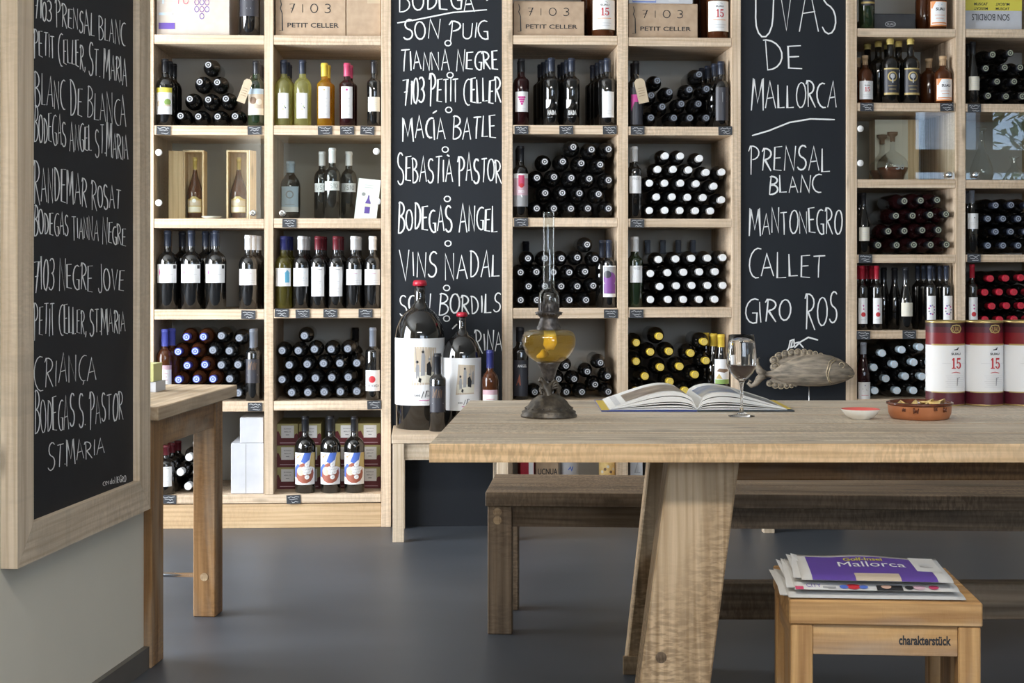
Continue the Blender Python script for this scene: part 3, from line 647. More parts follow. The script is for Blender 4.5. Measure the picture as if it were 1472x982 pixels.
lab('copper', .25, .585, 60, [R('label_dark')] + [('line', [(.2 + .1 * k, .55), (.24 + .1 * k, .62 + .1 * (k % 3)), (.3 + .09 * k, .9 - .06 * (k % 2))], .014, 'ink_brown') for k in range(6)] + [('line', [(.1, .14), (.9, .14)], .014, 'ink_brown'), ('line', [(.2, .34), (.85, .34)], .02, 'chalk_dim')])
lab('crianca', .13, .415, 66, [R('paper_white'), ('circ', .46, .56, .17, 'ink_red'), ('txt', 'CRIANÇA', .15, .2, .88, .31, .012, 'ink_black')])
lab('art', .115, .53, 68, [R('paper_white'), ('circ', .5, .36, .32, 'ink_brick'), ('circ', .34, .42, .14, 'label_beige'), ('poly', [(.02, .25), (.02, .5), (.2, .66), (.3, .6), (.15, .45), (.12, .2)], 'ink_blue'),
    ('poly', [(.35, .72), (.5, 1), (.78, 1), (.7, .78), (.5, .66)], 'ink_blue'), ('poly', [(.7, .6), (.78, 1), (1, 1), (1, .5)], 'ink_gold'), ('line', [(.05, .95), (.2, .85), (.35, .95)], .018, 'ink_orange'), ('line', [(.08, .82), (.3, .76)], .015, 'ink_violet')]
    + [('circ', .6 + dx, .38 + dy, .075, 'paper_white') for dx, dy in ((0, -.14), (-.08, 0), (.08, .02), (0, .04), (-.12, .12), (.02, .14), (.14, .12), (0, .24))] + [('line', [(.6 + dx - .04, .38 + dy - .02), (.6 + dx + .03, .38 + dy + .02)], .007, 'ink_grey') for dx, dy in ((0, -.15), (-.03, -.08), (.05, -.07), (-.09, 0), (0, 0), (.09, .02), (-.12, .09), (-.04, .09), (.05, .1), (.13, .11), (-.08, .17), (.02, .18), (.11, .19), (0, .26))])
lab('fifteen', .08, .46, 58, [R('paper_white'), ('line', [(.4, .86), (.6, .9), (.72, .85)], .02, 'ink_sky'), ('font', 'SUAU', .34, .72, .7, .79, .03, 'ink_black'), ] + fifteen(.36, .42, .68, .66) + lines(.25, 2, .1, 'ink_lightgrey'))
lab('fifteen_big', .085, .45, 62, [R('paper_cream'), R('paper_white', .02, .02, .98, .98), ('line', [(.42, .90), (.55, .93), (.62, .89)], .012, 'ink_grey'), ('font', 'SUAU', .35, .79, .68, .85, .02, 'ink_black'), ] + fifteen(.38, .46, .68, .72) + lines(.36, 1, .1, 'ink_orange') + lines(.2, 2, .08))
lab('brandy', .06, .52, 62, [R('ink_orange'), R('paper_white', .04, .06, .96, .97), ('poly', [(.06, .97), (.3, .97), (.12, .7), (.06, .72)], 'ink_orange'), ('font', 'SUAU', .3, .62, .78, .74, .04, 'ink_black'), ('line', [(.4, .82), (.6, .86)], .02, 'ink_sky'), R('ink_orange', .1, .1, .9, .15)] + lines(.42, 2, .12, 'ink_orange'))
lab('herbal', .13, .54, 60, [R('label_dark'), R('ink_gold', 0, .95, 1, 1), R('ink_gold', 0, 0, 1, .08), ('circ', .5, .68, .19, 'ink_gold'), ('circ', .5, .68, .14, 'label_dark'), ('circ', .5, .7, .09, 'chalk_dim'), ('line', [(.5, .45), (.5, .65)], .03, 'chalk_dim')] + lines(.32, 2, .12, 'ink_gold'))
lab('herbal_top', .35, .95, 60, [R('ink_gold', 0, .7, 1, 1), R('label_dark', 0, 0, 1, .68), R('ink_gold', 0, .05, 1, .1)] + lines(.5, 3, .13, 'ink_gold'))
lab('hand_red', .10, .50, 50, [R('paper_white'), ('circ', .5, .36, .09, 'ink_red'), ('circ', .5, .7, .03, 'ink_pink'), ('circ', .52, .57, .03, 'ink_pink')] + lines(.15, 1, .1))
lab('flower', .10, .53, 48, [R('paper_white')] + [('circ', .5 + .28 * math.cos(a) , .5 + .16 * math.sin(a), .03, ('ink_violet', 'ink_pink', 'ink_grey')[k % 3]) for k, a in enumerate([q * .7 for q in range(9)])])
lab('bee', .24, .62, 60, [R('paper_white'), ('poly', [(.15, .5), (.3, .62), (.8, .6), (.9, .52), (.6, .45)], 'ink_brown'), R('ink_green', .05, 0, .95, .18), ('poly', [(.1, .2), (.3, .42), (.5, .2)], 'ink_gold')])
lab('horse', .0, .30, 60, [R('paper_white'), ('line', [(.1, .55), (.35, .6), (.6, .55), (.9, .7)], .05, 'ink_brown'), ('line', [(.4, .45), (.7, .5)], .03, 'ink_gold'), ('circ', .5, .8, .03, 'ink_violet')] + lines(.22, 1, .1, 'ink_red'))
lab('rose_text', .20, .50, 60, [R('label_pinkish'), R('paper_white', 0, .05, 1, .8)] + lines(.6, 3, .14, 'cap_pink'))
lab('dot_white', .40, .64, 58, [R('paper_white'), ('circ', .55, .72, .04, 'ink_black')] + lines(.4, 2, .14))
lab('dark_art', .3, .9, 60, [R('label_dark'), ('circ', .5, .75, .1, 'ink_pink'), ('line', [(.4, .45), (.6, .5)], .02, 'chalk_dim'), ('line', [(.3, .4), (.7, .4)], .015, 'chalk_dim'), ('line', [(.4, .2), (.6, .2)], .01, 'chalk_dim')])
_lm = {}
def label_mesh(style, r, h):
    key = (style, round(r, 4), round(h, 3))
    if key in _lm: return _lm[key]
    z0, z1, ha, items = LAB[style]; ha = math.radians(ha); mb = MB()
    asp = 2 * ha * r / ((z1 - z0) * h); decal(mb, items, curved(r, z0 * h, z1 * h, ha), asp, .0004, .00005, 12)
    _lm[key] = mb.mesh('label'); return _lm[key]
def bottle(name, label, loc, rot, shape='bord', r=.037, h=.30, glass='black_glass', cap='cap_black', capf=.80, lb=None, ring=None, group=None, cat='bottle'):
    t = thing(name, label, cat, loc, 0, group); t.rotation_euler = rot
    a, c, rn = bottle_meshes(shape, r, h, glass, cap, capf, ring)
    obj('body', a, t); obj('cork' if cap == 'cap_cork' else 'capsule', c, t)
    if lb: obj('paper_label', label_mesh(lb, r, h), t)
    return t

# ------------------------------------------------------------------ bottles standing on the shelves
ORD = ['', 'first', 'second', 'third', 'fourth', 'fifth', 'sixth']
def stand(bay, row, xc, ytop, rpx, label, shape='bord', glass='black_glass', cap='cap_black', capf=.80, lb=None, behind=0, v=None, name='wine_bottle', group=None, du=0.0, step=None, blb=False, dx=0.0):
    z = ZS[(bay, row)]; r = rpx * ppm(.04); v0 = (r + .012) if v is None else v
    u = sh(xc, 383, v0)[0]; b0, b1 = BAY[bay]; r = min(r, (b1 - b0) / 2)
    u = min(max(u, b0 + r + .002), b1 - r - .002)
    h = sh(xc, ytop, v0)[1] - z
    bottle(name, label, tuple(sw(u, v0, z)), (0, 0, SA), shape, r, h, glass, cap, capf, lb, None, group)
    short = label.split(',')[0]
    for k in range(1, behind + 1):
        vv = v0 + k * (step or (2 * r + .006)); uu = min(max(u + dx * k + rw.uniform(-.002, .002), b0 + r + .002), b1 - r - .002)
        if vv + r > SD - .005: break
        bottle(name, '%s bottle back behind the %s' % (ORD[k + 1], short), tuple(sw(uu, vv, z)), (0, 0, SA), shape, r, h, glass, cap, capf, lb if blb else None, None, group)
S_ = stand
# bay 1, left column of the left unit
S_(1, 0, 359, -40, 15, 'big black bottle with pink motif, beside the grape-printed carton', cap='cap_black', lb='dark_art', shape='bord')
S_(1, 1, 237, 85, 12.4, 'dark bottle with yellow-topped label, left of the bottle pyramid', lb='landscape_y', behind=2, cap='cap_black', dx=.006)
S_(1, 1, 369, 87.6, 12.2, 'bottle with blue-topped landscape label, right of the bottle pyramid', lb='landscape_b', glass='green_glass', behind=2, dx=.004)
for k, x in enumerate((241, 275.2, 310.4)):
    S_(1, 3, x, 331.4, 15, ['leftmost', 'middle', 'rightmost'][k] + ' of three big dark bottles, white labels with small pink figure', cap='cap_navy', lb='fig', group='big pink-figure bottles', behind=1, step=.12, dx=(.045, .045, -.025)[k])
S_(1, 3, 357, 338, 13.6, 'white-capped dark bottle right of the three pink-figure bottles', cap='cap_white', lb='fish_white', behind=2, dx=.012)
S_(1, 4, 235, 473, 12, 'rosé bottle with blue capsule, behind the yellow and white card', glass='brown_glass', cap='cap_blue', capf=.76, lb='rose_text', behind=1, dx=.02)
S_(1, 4, 363.6, 473, 10.8, 'slender black bottle with copper artwork, right of blue-capped stack', shape='slim', cap='cap_grey', capf=.66, lb='copper', behind=1)
S_(1, 5, 236, 640, 13.5, 'dark bottle with white label on the lowest shelf, behind the table leg', lb='tall_text', cap='cap_maroon', behind=2, dx=.012)
# bay 2
S_(2, 1, 405.5, 86.5, 12.6, 'pale white-wine bottle with black capsule, leftmost on its shelf', glass='white_wine', cap='cap_navy', capf=.79, lb='dots', behind=2, dx=.004)
S_(2, 1, 435, 86.5, 12.6, 'pale white-wine bottle with black capsule, second from left, beside the golden one', glass='white_wine', cap='cap_navy', capf=.79, lb='dots')
S_(2, 1, 466.5, 91, 11, 'slim golden sweet wine bottle with yellow capsule', shape='slim', glass='gold_wine', cap='cap_yellow', capf=.79, lb='tall_gold', behind=1, dx=.006)
S_(2, 1, 499, 91, 11, 'slim pinkish-red bottle with pink capsule', shape='slim', glass='rose_glass', cap='cap_pink', capf=.79, lb='tall_pink', behind=1, dx=.006)
S_(2, 1, 538, 87, 10, 'slim dark bottle with small cream label, beside the pink-capsule bottle', shape='slim', lb='cream', behind=1)
S_(2, 2, 417.5, 232, 14.5, 'squat bottle with pale blue label behind the glass door', shape='squat', cap='label_blue', capf=.80, lb='arms', v=.13)
for k, (x, yt, v) in enumerate(((463, 218, .17), (477.7, 213, .10), (501.3, 218, .15))):
    S_(2, 2, x, yt, 11.8, ['left', 'front middle', 'right'][k] + ' of three white-capped VS10 bottles behind the glass door', cap='cap_white', capf=.79, lb='vs10', v=v, group='white-capped bottles behind glass')
for k, (x, lb_, cap_, gl, d) in enumerate(((406, 'bluehouse', 'cap_darkblue', 'olive_wine', 'olive white-wine bottle with blue house label and blue capsule'), (433, 'greenlogo', 'cap_white', 'black_glass', 'dark bottle with cream capsule, right of the blue house bottle'),
        (457.4, 'tall_text', 'cap_maroon', 'black_glass', 'left maroon-capped bottle with tall white label'), (483.4, 'tall_text', 'cap_maroon', 'black_glass', 'right maroon-capped bottle with tall white label'),
        (509, 'fish_white', 'cap_white', 'black_glass', 'white-capped dark bottle next to the two maroon-capped ones'), (535.5, 'fish_white', 'cap_white', 'black_glass', 'white-capped dark bottle, rightmost on the third shelf, beside chalkboard'))):
    S_(2, 3, x, 339.5, 12.3, d, glass=gl, cap=cap_, capf=.81, lb=lb_, behind=2, dx=.006)
S_(2, 4, 536, 470.8, 10.8, 'slim bottle with red circle on white label', shape='slim', cap='cap_grey', capf=.72, lb='crianca')
S_(2, 4, 511, 471, 12, 'plain black bottle standing behind the silver-capped stack', v=.43)
for k, x in enumerate((438.8, 475.2, 509.4)):
    S_(2, 5, x, 598, 14.8, ['leftmost', 'middle', 'rightmost'][k] + ' of three bottles with painted grape labels', lb='art', group='painted grape bottles', v=.065)
# bay 3
S_(3, 0, 868, -62, 18, 'reddish 15 liqueur bottle above the lamp, right of the carton', shape='liquor', glass='brown_glass', cap='cap_cork', lb='fifteen_big', behind=2, name='liquor_bottle', dx=-.01)
S_(3, 1, 749.5, 84.5, 11, 'rosé bottle with pink grape label', shape='slim', glass='rose_glass', lb='grapes', behind=1)
S_(3, 1, 792.7, 83.5, 11.5, 'left of two black bottles with white quarter-circle label', lb='semicircle', behind=3, dx=-.010, shape='slim', cap='cap_navy', group='quarter-circle bottles')
S_(3, 1, 821.8, 83.5, 11.5, 'right of two black bottles with white quarter-circle label', lb='semicircle', behind=3, dx=-.010, shape='slim', cap='cap_navy', group='quarter-circle bottles')
S_(3, 1, 873.7, 84, 12.5, 'dark bottle with tall white label, rightmost above the ring-capped stack', lb='tall_white', behind=3, dx=-.012, shape='slim', cap='cap_navy')
S_(3, 2, 748, 209.8, 11.5, 'dark bottle with pink and grey picture label', lb='pink_face', behind=2)
S_(3, 3, 877.4, 344.8, 10.2, 'slim bottle with purple figure label, right of the ring-capped stack', shape='slim', cap='cap_navy', capf=.73, lb='purple_man', behind=1, dx=-.02)
S_(3, 3, 756, 347, 11.5, 'plain black bottle standing behind the stack, left of lamp chimney', v=.42)
S_(3, 4, 747, 471, 11.5, 'black bottle lettered ANGEL with red motif, left of the oil lamp', lb='angel', behind=1, shape='slim')
# bay 4
S_(4, 0, 1031.5, -62, 16.5, 'reddish 15 liqueur bottle left of the grape-variety board, beside carton and white box', shape='liquor', glass='brown_glass', cap='cap_cork', lb='fifteen_big', behind=2, name='liquor_bottle', dx=-.01)
S_(4, 1, 914, 88, 10.8, 'slim dark bottle with pink bar label and hanging kraft tag', shape='slim', lb='pinkbar', behind=1)
S_(4, 1, 1037.6, 88.6, 12, 'dark glossy bottle with faint cross label, right end of the shelf', lb='thincross', behind=4, dx=-.014, cap='cap_navy')
S_(4, 2, 912.5, 210.6, 9.8, 'slim white-capped bottle left of the upper white-capped stack', shape='slim', cap='cap_white', capf=.79, lb='pixo', behind=1)
S_(4, 3, 913.7, 340.3, 10, 'green bottle with silver-white capsule, left of the lower white-capped stack', shape='slim', glass='green_glass', cap='cap_white', capf=.79, lb='pixo', behind=1)
for k, x in enumerate((931, 953, 975, 996)):
    S_(4, 3, x, 345, 9.8, 'grey-capped bottle standing behind the lower white-capped stack, %s from left' % ORD[k + 1], shape='slim', cap='cap_grey', capf=.79, v=.43, group='grey-capped bottles at the back')
S_(4, 4, 1037.9, 480.4, 12, 'yellow-capped bottle with bee label, beside the wine glass', lb='bee', cap='cap_yellow', capf=.80, shape='hock', behind=3, dx=-.020)
# bay 5
S_(5, 0, 1246, -52, 11.5, 'dark herbal liqueur bottle on the top right shelf, left of black box', name='liquor_bottle', lb='herbal_top', glass='green_glass', shape='bord')
S_(5, 0, 1347, -34, 13.5, 'brown brandy bottle with orange-framed label, right of black box', name='liquor_bottle', shape='liquor', glass='brown_glass', cap='cap_cork', lb='brandy', behind=1, dx=-.03)
S_(5, 1, 1243.5, 80, 11.5, 'corked brandy bottle with red 15, left of the herbal liqueurs', name='liquor_bottle', shape='liquor', glass='brown_glass', cap='cap_cork', lb='fifteen', behind=1, dx=-.012)
for k, x in enumerate((1279.7, 1309)):
    S_(5, 1, x, 56, 12.5, ['left', 'right'][k] + ' of two yellow-capped herbal liqueur bottles, black and gold label', name='liquor_bottle', glass='black_glass', cap='cap_gold', capf=.91, lb='herbal', behind=2, dx=-.028, group='herbal liqueur bottles')
S_(5, 1, 1357.6, 81, 13, 'corked brandy bottle with orange-framed label, above the decanter door', name='liquor_bottle', shape='liquor', glass='brown_glass', cap='cap_cork', lb='brandy', behind=2, dx=-.035)
S_(5, 3, 1241, 277, 9.2, 'slender dark bottle with cream label, left of the rosé stack', shape='hock', lb='cream', behind=1)
for k, x in enumerate((1239, 1260)):
    S_(5, 4, x, 382, 8.4, ['left', 'right'][k] + ' of two red-capsuled bottles with red hand label, left shelf', shape='slim', cap='cap_red', capf=.79, lb='hand_red', group='red hand bottles', behind=2, dx=-.006)
S_(5, 4, 1302, 384.5, 10, 'sloping-shouldered bottle with cream label, between red-capsuled and flower-labelled bottles', shape='hock', cap='cap_black', lb='cream', behind=3, dx=-.03)
for k, x in enumerate((1337, 1361.7)):
    S_(5, 4, x, 381.7, 8.8, ['left', 'right'][k] + ' of two tall dark bottles with dotted flower label', shape='slim', cap='cap_navy', capf=.79, lb='flower', group='flower-label bottles', behind=2, dx=-.008)
S_(5, 5, 1241, 492, 10, 'rosé bottle with silver capsule and horse label, right of the fish', shape='hock', glass='rose_glass', cap='cap_silver', capf=.79, lb='horse')
# bay 6
S_(6, 1, 1398.5, 60, 9.4, 'slender dark far-right bottle with cream label, left of the olive-capped stack', shape='hock', lb='cream', behind=1)
S_(6, 3, 1397, 273.7, 9, 'slender dark bottle with white dotted label, at the far right', shape='hock', lb='dot_white', cap='cap_grey', behind=1)
S_(6, 4, 1397.3, 380, 8.4, 'red-capsuled bottle with red hand label, left of the red-capped stack', shape='slim', cap='cap_red', capf=.79, lb='hand_red')

# ------------------------------------------------------------------ bottles lying in stacks, necks to the room
ROWN = {1: ['only'], 2: ['top', 'bottom'], 3: ['top', 'middle', 'bottom'], 4: ['top', 'second', 'third', 'bottom'], 5: ['top', 'second', 'middle', 'fourth', 'bottom']}
def posn(i, n):
    if n == 1: return 'alone'
    if i == 0: return 'leftmost'
    if i == n - 1: return 'rightmost'
    return ['', 'second from left', 'third from left', 'fourth from left', 'fifth from left'][i] if i < 5 else 'sixth from left'
def stack(bay, row, x0, y0, sc, rows, stackname, group, what='dark', cap='cap_black', ring=None, glass='black_glass', capf=.80, h=.30, shape='bord', vc=.015, rmax=.038, caps=None, rlim=None, yaw=0.0):
    pts = []
    for i, rwp in enumerate(rows):
        for j, p in enumerate(sorted(rwp)):
            u, z = sh(x0 + p[0] / sc, y0 + p[1] / sc, vc); pts.append([u, z, i, j, len(rwp), caps[i][j] if caps else None])
    nn = []
    for a in pts:
        d = sorted(math.hypot(a[0] - b[0], a[1] - b[1]) for b in pts if b is not a); nn.append(d[0])
    nn.sort(); r = min(rmax, nn[len(nn) // 2] / 2 * .985)
    zf = ZS[(bay, row)]; b0, b1 = BAY[bay]
    for it in range(60):
        for a in pts:
            for b in pts:
                if a is b: continue
                d = Vector((b[0] - a[0], b[1] - a[1])); l = d.length
                if l < 2 * r + .0004:
                    d = d.normalized() * (2 * r + .0004 - l) * .5; a[0] -= d.x; a[1] -= d.y; b[0] += d.x; b[1] += d.y
        for a in pts:
            a[1] = max(a[1], zf + r + .0005); a[0] = min(max(a[0], b0 + r + .001), b1 - r - .001)
    for u, z, i, j, n, cc in pts:
        pl = '%s bottle, %s in %s row, %s' % (what if not cc else cc[1], posn(j, n), ROWN[len(rows)][i], stackname)
        cp, rg = (cc[0], cc[2]) if cc else (cap, ring)
        gl = cc[3] if cc and len(cc) > 3 else glass
        t = bottle('wine_bottle', pl, tuple(sw(u, vc + h, z)), (0, 0, 0), shape, r, h, gl, cp, capf, None, rg, group)
        t.rotation_euler = (Matrix.Rotation(SA, 3, 'Z') @ Matrix.Rotation(PI / 2, 3, 'X') @ Matrix.Rotation(rw.uniform(0, 6.28), 3, 'Z')).to_euler()
    return r
K = stack
K(1, 1, 200, 0, 4.91, [[(488, 457)], [(430, 578), (547, 580)], [(357, 698), (487, 703), (612, 697)], [(292, 817), (417, 822), (553, 823), (677, 820)]], 'small pyramid', 'pyramid of dark bottles', ring='chalk_dim')
B_ = ('cap_blue', 'blue-capped rosé', 'label_blue', 'brown_glass'); G_ = ('cap_grey', 'grey-capped dark', 'cap_silver')
K(1, 4, 200, 450, 5.775, [[(392, 200), (533, 198), (683, 190), (820, 222)], [(323, 322), (465, 318), (612, 310), (755, 308)], [(398, 437), (545, 430), (683, 430), (820, 430)], [(330, 560), (475, 550), (613, 548), (752, 548)], [(400, 672), (545, 670), (683, 670), (822, 668)]],
  'mixed stack behind the small table', 'blue and grey capped stack', caps=[[B_, B_, G_, G_], [B_, B_, G_, G_], [B_, B_, G_, G_], [B_, B_, B_, G_], [G_] * 4], rmax=.0365)
K(1, 5, 200, 590, 4.675, [[(387, 220)], [(335, 317)], [(277, 417), (387, 417)], [(328, 515), (440, 520)]], 'white-capped heap behind the small table', 'white-capped heap on the lowest shelf', cap='cap_white', ring='ink_lightgrey')
K(2, 4, 380, 450, 5.775, [[(330, 197)], [(125, 325), (263, 318), (415, 302), (555, 302), (693, 298)], [(193, 443), (350, 422), (490, 420), (627, 418), (768, 417)], [(127, 562), (285, 543), (422, 540), (560, 537), (697, 535)], [(218, 663), (353, 660), (497, 657), (630, 655), (768, 652)]],
  'silver-capped stack above the cartons', 'silver-capped stack', cap='cap_grey', ring='cap_silver')
K(3, 2, 720, 180, 6.544, [[(682, 205), (857, 228), (1016, 225)], [(413, 343), (583, 342), (757, 358), (935, 370)], [(342, 494), (499, 487), (663, 496), (832, 503), (1018, 517)], [(418, 638), (578, 636), (740, 640), (920, 648)], [(339, 783), (503, 783), (656, 785), (818, 783), (1017, 783)]],
  'upper ring-capped stack', 'upper ring-capped stack', ring='ink_lightgrey')
K(3, 3, 720, 310, 6.544, [[(812, 272)], [(256, 402), (415, 402), (572, 402), (720, 394), (888, 407)], [(182, 534), (333, 530), (495, 532), (645, 534), (792, 527)], [(261, 667), (415, 665), (568, 665), (720, 665), (870, 660)], [(187, 800), (340, 800), (490, 800), (645, 797), (802, 797)]],
  'ring-capped stack behind the chimney', 'ring-capped stack behind the lamp', ring='ink_lightgrey')
K(3, 4, 720, 440, 6.139, [[(880, 500)], [(575, 530), (765, 580)], [(515, 650), (650, 650), (835, 695), (945, 620)], [(300, 785), (440, 775), (575, 775), (715, 770), (945, 765)]], 'loose stack right of the lamp', 'loose black stack behind the lamp', cap='cap_black', ring='chalk_dim')
K(4, 1, 890, 0, 4.911, [[(270, 570), (565, 525)], [(228, 672), (355, 650), (497, 632), (617, 628)], [(305, 752), (440, 733), (560, 733)], [(225, 830), (387, 832), (500, 832), (615, 832)]], 'dark stack beside the hanging tag', 'dark stack beside the kraft tag', cap='cap_black', ring='cap_grey')
K(4, 2, 890, 180, 6.544, [[(438, 288), (580, 290), (760, 312)], [(367, 415), (512, 415), (657, 420), (822, 443), (970, 440)], [(288, 545), (432, 545), (582, 545), (728, 550), (895, 573)], [(355, 675), (502, 675), (648, 678), (793, 680), (967, 702)], [(288, 803), (437, 800), (573, 803), (722, 805), (862, 807)]],
  'upper white-capped stack', 'upper white-capped stack', what='white-capped', cap='cap_white', ring='chalk')
K(4, 3, 890, 310, 6.544, [[(375, 413), (537, 408), (685, 402), (838, 400), (978, 395)], [(298, 545), (460, 538), (610, 535), (760, 530), (907, 528)], [(387, 668), (543, 660), (688, 658), (837, 658), (980, 658)], [(298, 793), (465, 790), (608, 790), (758, 790), (903, 788)]],
  'lower white-capped stack', 'lower white-capped stack', what='white-capped', cap='cap_white', ring='chalk')
K(4, 4, 890, 440, 6.139, [[(145, 325), (357, 268), (752, 317)], [(278, 405), (445, 401), (645, 420)], [(147, 490), (368, 541), (538, 535), (762, 479)], [(232, 625), (452, 668), (675, 610)], [(147, 748), (310, 745), (585, 748), (740, 738)]],
  'yellow-capped stack behind the book', 'yellow-capped stack', what='yellow-capped', cap='cap_yellow', ring='cap_gold')
K(5, 3, 1220, 260, 5.841, [[(468, 170), (605, 165), (743, 160)], [(397, 293), (537, 293), (685, 285), (818, 280)], [(333, 423), (468, 420), (618, 415), (753, 413)], [(248, 540), (403, 540), (547, 537), (693, 537), (827, 535)]],
  'rosé stack under the decanter', 'rosé stack', what='green-capped rosé', cap='cap_black', ring='cap_olive', glass='rose_glass')
K(6, 1, 1220, 0, 5.778, [[(1195, 455), (1343, 440)], [(1140, 565), (1297, 560), (1425, 560), (1570, 560)], [(1233, 677), (1375, 677), (1520, 677)], [(1158, 795), (1307, 800), (1443, 800), (1590, 800)]], 'far right olive-capped stack', 'far right upper stack', cap='cap_black', ring='cap_olive')
K(6, 3, 1220, 260, 5.841, [[(1235, 205), (1365, 203), (1500, 203)], [(1170, 318), (1297, 318), (1425, 318), (1550, 318)], [(1235, 427), (1362, 427), (1488, 427), (1615, 427)], [(1170, 543), (1297, 543), (1425, 543), (1550, 543)]], 'far right silver-ringed stack', 'far right middle stack', cap='cap_navy', ring='cap_silver')
K(6, 4, 1220, 370, 4.27, [[(873, 130), (967, 128), (1060, 125), (1150, 125)], [(840, 215), (930, 213), (1015, 213), (1105, 213)], [(882, 300), (975, 297), (1060, 297), (1150, 297)], [(840, 382), (930, 382), (1018, 380), (1108, 380)]],
  'red-capped stack above the tins', 'red-capped stack', what='red-capped', cap='cap_red', ring='ink_red')
K(5, 5, 1220, 370, 4.27, [[(215, 595), (323, 580), (432, 570)], [(172, 690), (280, 673), (390, 665), (500, 665)], [(238, 768), (347, 758), (447, 757)], [(185, 850), (300, 848), (402, 846), (505, 846)]], 'pale-capped stack left of the tins', 'pale-capped stack', what='pale-capped', cap='label_blue', ring='ink_lightgrey')
# ================================================================== cartons on the shelves
def carton(bay, row, x0, x1, ytop, label, items=(), m='kraft', v=.03, depth=.30, zbase=None, name='cardboard_box', cat='box', group=None, side=None):
    ua, ub = sh(x0, 383, v)[0], sh(x1, 383, v)[0]; z = ZS[(bay, row)] if zbase is None else zbase
    zt = sh(x0, ytop, v)[1]; w_, h_ = ub - ua, zt - z
    t = thing(name, label, cat, tuple(sw(ua, v, z)), SA, group)
    mb = MB(); mb.box(0, w_, 0, depth, 0, h_, M[m], .002); mb.build('body', t)
    mb = MB(); mb.box(.001, w_ - .001, .001, depth - .001, h_, h_ + .002, M[m]); mb.build('flap', t)
    if items:
        mb = MB(); decal(mb, list(items), flat(0, w_, 0, h_, 0), w_ / h_, .0006); mb.build('print', t)
    return t, zt
BOT = [('line', [(.07, .92), (.085, .80), (.07, .70), (.095, .58), (.10, .14), (.055, .14)], .012, 'ink_black')]
PC = BOT + [('txt', '7', .20, .60, .27, .82, .012, 'ink_black'), ('txt', 'I', .37, .60, .40, .82, .012, 'ink_black'), ('txt', '0', .50, .60, .60, .82, .012, 'ink_black'), ('txt', '3', .71, .60, .78, .82, .012, 'ink_black'),
            ('font', 'PETIT CELLER', .17, .22, .90, .34, .012, 'ink_black')]
GR = [('line', [(.30, .5), (.32, .95)], .008, 'cap_pink')] + [('line', [(.62 + dx * .07 + .03 * math.cos(q * PI / 4), .42 + dy * .11 + .045 * math.sin(q * PI / 4)) for q in range(9)], .005, ('ink_purple', 'ink_violet')[(dx + dy) % 2]) for dx, dy in ((-1, 0), (0, 0), (1, 0), (-1, 1), (0, 1), (1, 1), (0, -1), (1, 2), (0, 2), (1, 3), (0, 3), (2, 3), (1, 4), (2, 4))]
GR += [('line', [(.40 + .035 * math.cos(q * PI / 4), .55 + k * .12 + .05 * math.sin(q * PI / 4)) for q in range(9)], .005, 'cap_pink') for k in range(4)] + [('rect', .03, .10, .25, .20, 'ink_violet'), ('rect', .03, .32, .22, .36, 'label_blue'), ('rect', .08, .5, .10, .95, 'label_blue'), ('circ', .2, .75, .03, 'ink_violet')]
carton(1, 0, 225, 330, -40, 'pale carton printed with purple and pink grape drawings', GR, 'kraft_pale')
carton(2, 0, 396, 497, -5, 'brown 7103 Petit Celler carton on the left unit, top shelf', PC)
carton(2, 0, 498, 547.5, -20, 'plain brown carton wedged between the 7103 carton and the chalkboard', [('rect', .05, .72, .32, .95, 'kraft_tag'), ('rect', .6, .66, .98, .92, 'kraft_tag')])
carton(3, 0, 738.5, 840, 2, 'brown 7103 Petit Celler carton above the lamp, right of the winery board', PC)
zt4 = carton(4, 0, 903.5, 1003, 5.5, 'brown 7103 Petit Celler carton with a white box on top', PC)[1]
carton(4, 0, 904, 996, -40, 'white box with blue edging lying on the brown 7103 carton', [('line', [(.06, .3), (.06, .05), (.42, .05), (.42, .3)], .012, 'ink_blue'), ('rect', .62, .06, .78, .12, 'ink_lightgrey')], 'white_card', zbase=zt4 + .0025)
carton(5, 0, 1254, 1316, 20, 'flat black gift box with embossed oval badge', [('line', [(.42 + .12 * math.cos(a), .34 + .17 * math.sin(a)) for a in [q * PI / 8 for q in range(17)]], .02, 'ink_grey'), ('font', 'SUAU', .34, .26, .52, .42, .02, 'ink_grey')], 'black_card', name='gift_box')
def mirr(items, w=0): return items
carton(6, 0, 1387, 1469, -25, 'white carton with yellow Muscat band, printed upside down',
       [('rect', 0, .41, 1, 1.0, 'paper_yellow')], 'white_card')
bx = bpy.data.objects['print.005'] if 'print.005' in bpy.data.objects else None
def upside_text(root_label, txts):
    root = [o for o in bpy.data.objects if o.get('label') == root_label][0]
    ua, ub = sh(1387, 383, .03)[0], sh(1469, 383, .03)[0]; w_ = ub - ua; z = ZS[(6, 0)]; h_ = sh(1387, -25, .03)[1] - z
    mb = MB(); f = flat(0, w_, 0, h_, 0)
    for t, s0, t0, s1, t1, flip, b in txts:
        g = (lambda s_, t_, o, s0=s0, s1=s1, t0=t0, t1=t1: f(s0 + s1 - s_, t0 + t1 - t_, o)) if flip else f
        decal(mb, [('font', t, s0, t0, s1, t1, b, 'ink_black')], g, 1, .0010)
    mb.build('print', root)
upside_text('white carton with yellow Muscat band, printed upside down', [('SON BORDILS', .12, .20, .78, .34, True, .0), ('MUSCAT', .16, .425, .40, .48, True, .02), ('MUSCAT', .54, .425, .78, .48, False, .02), ('MUSCAT', .16, .52, .40, .58, False, .02), ('MUSCAT', .54, .52, .78, .58, True, .02)])
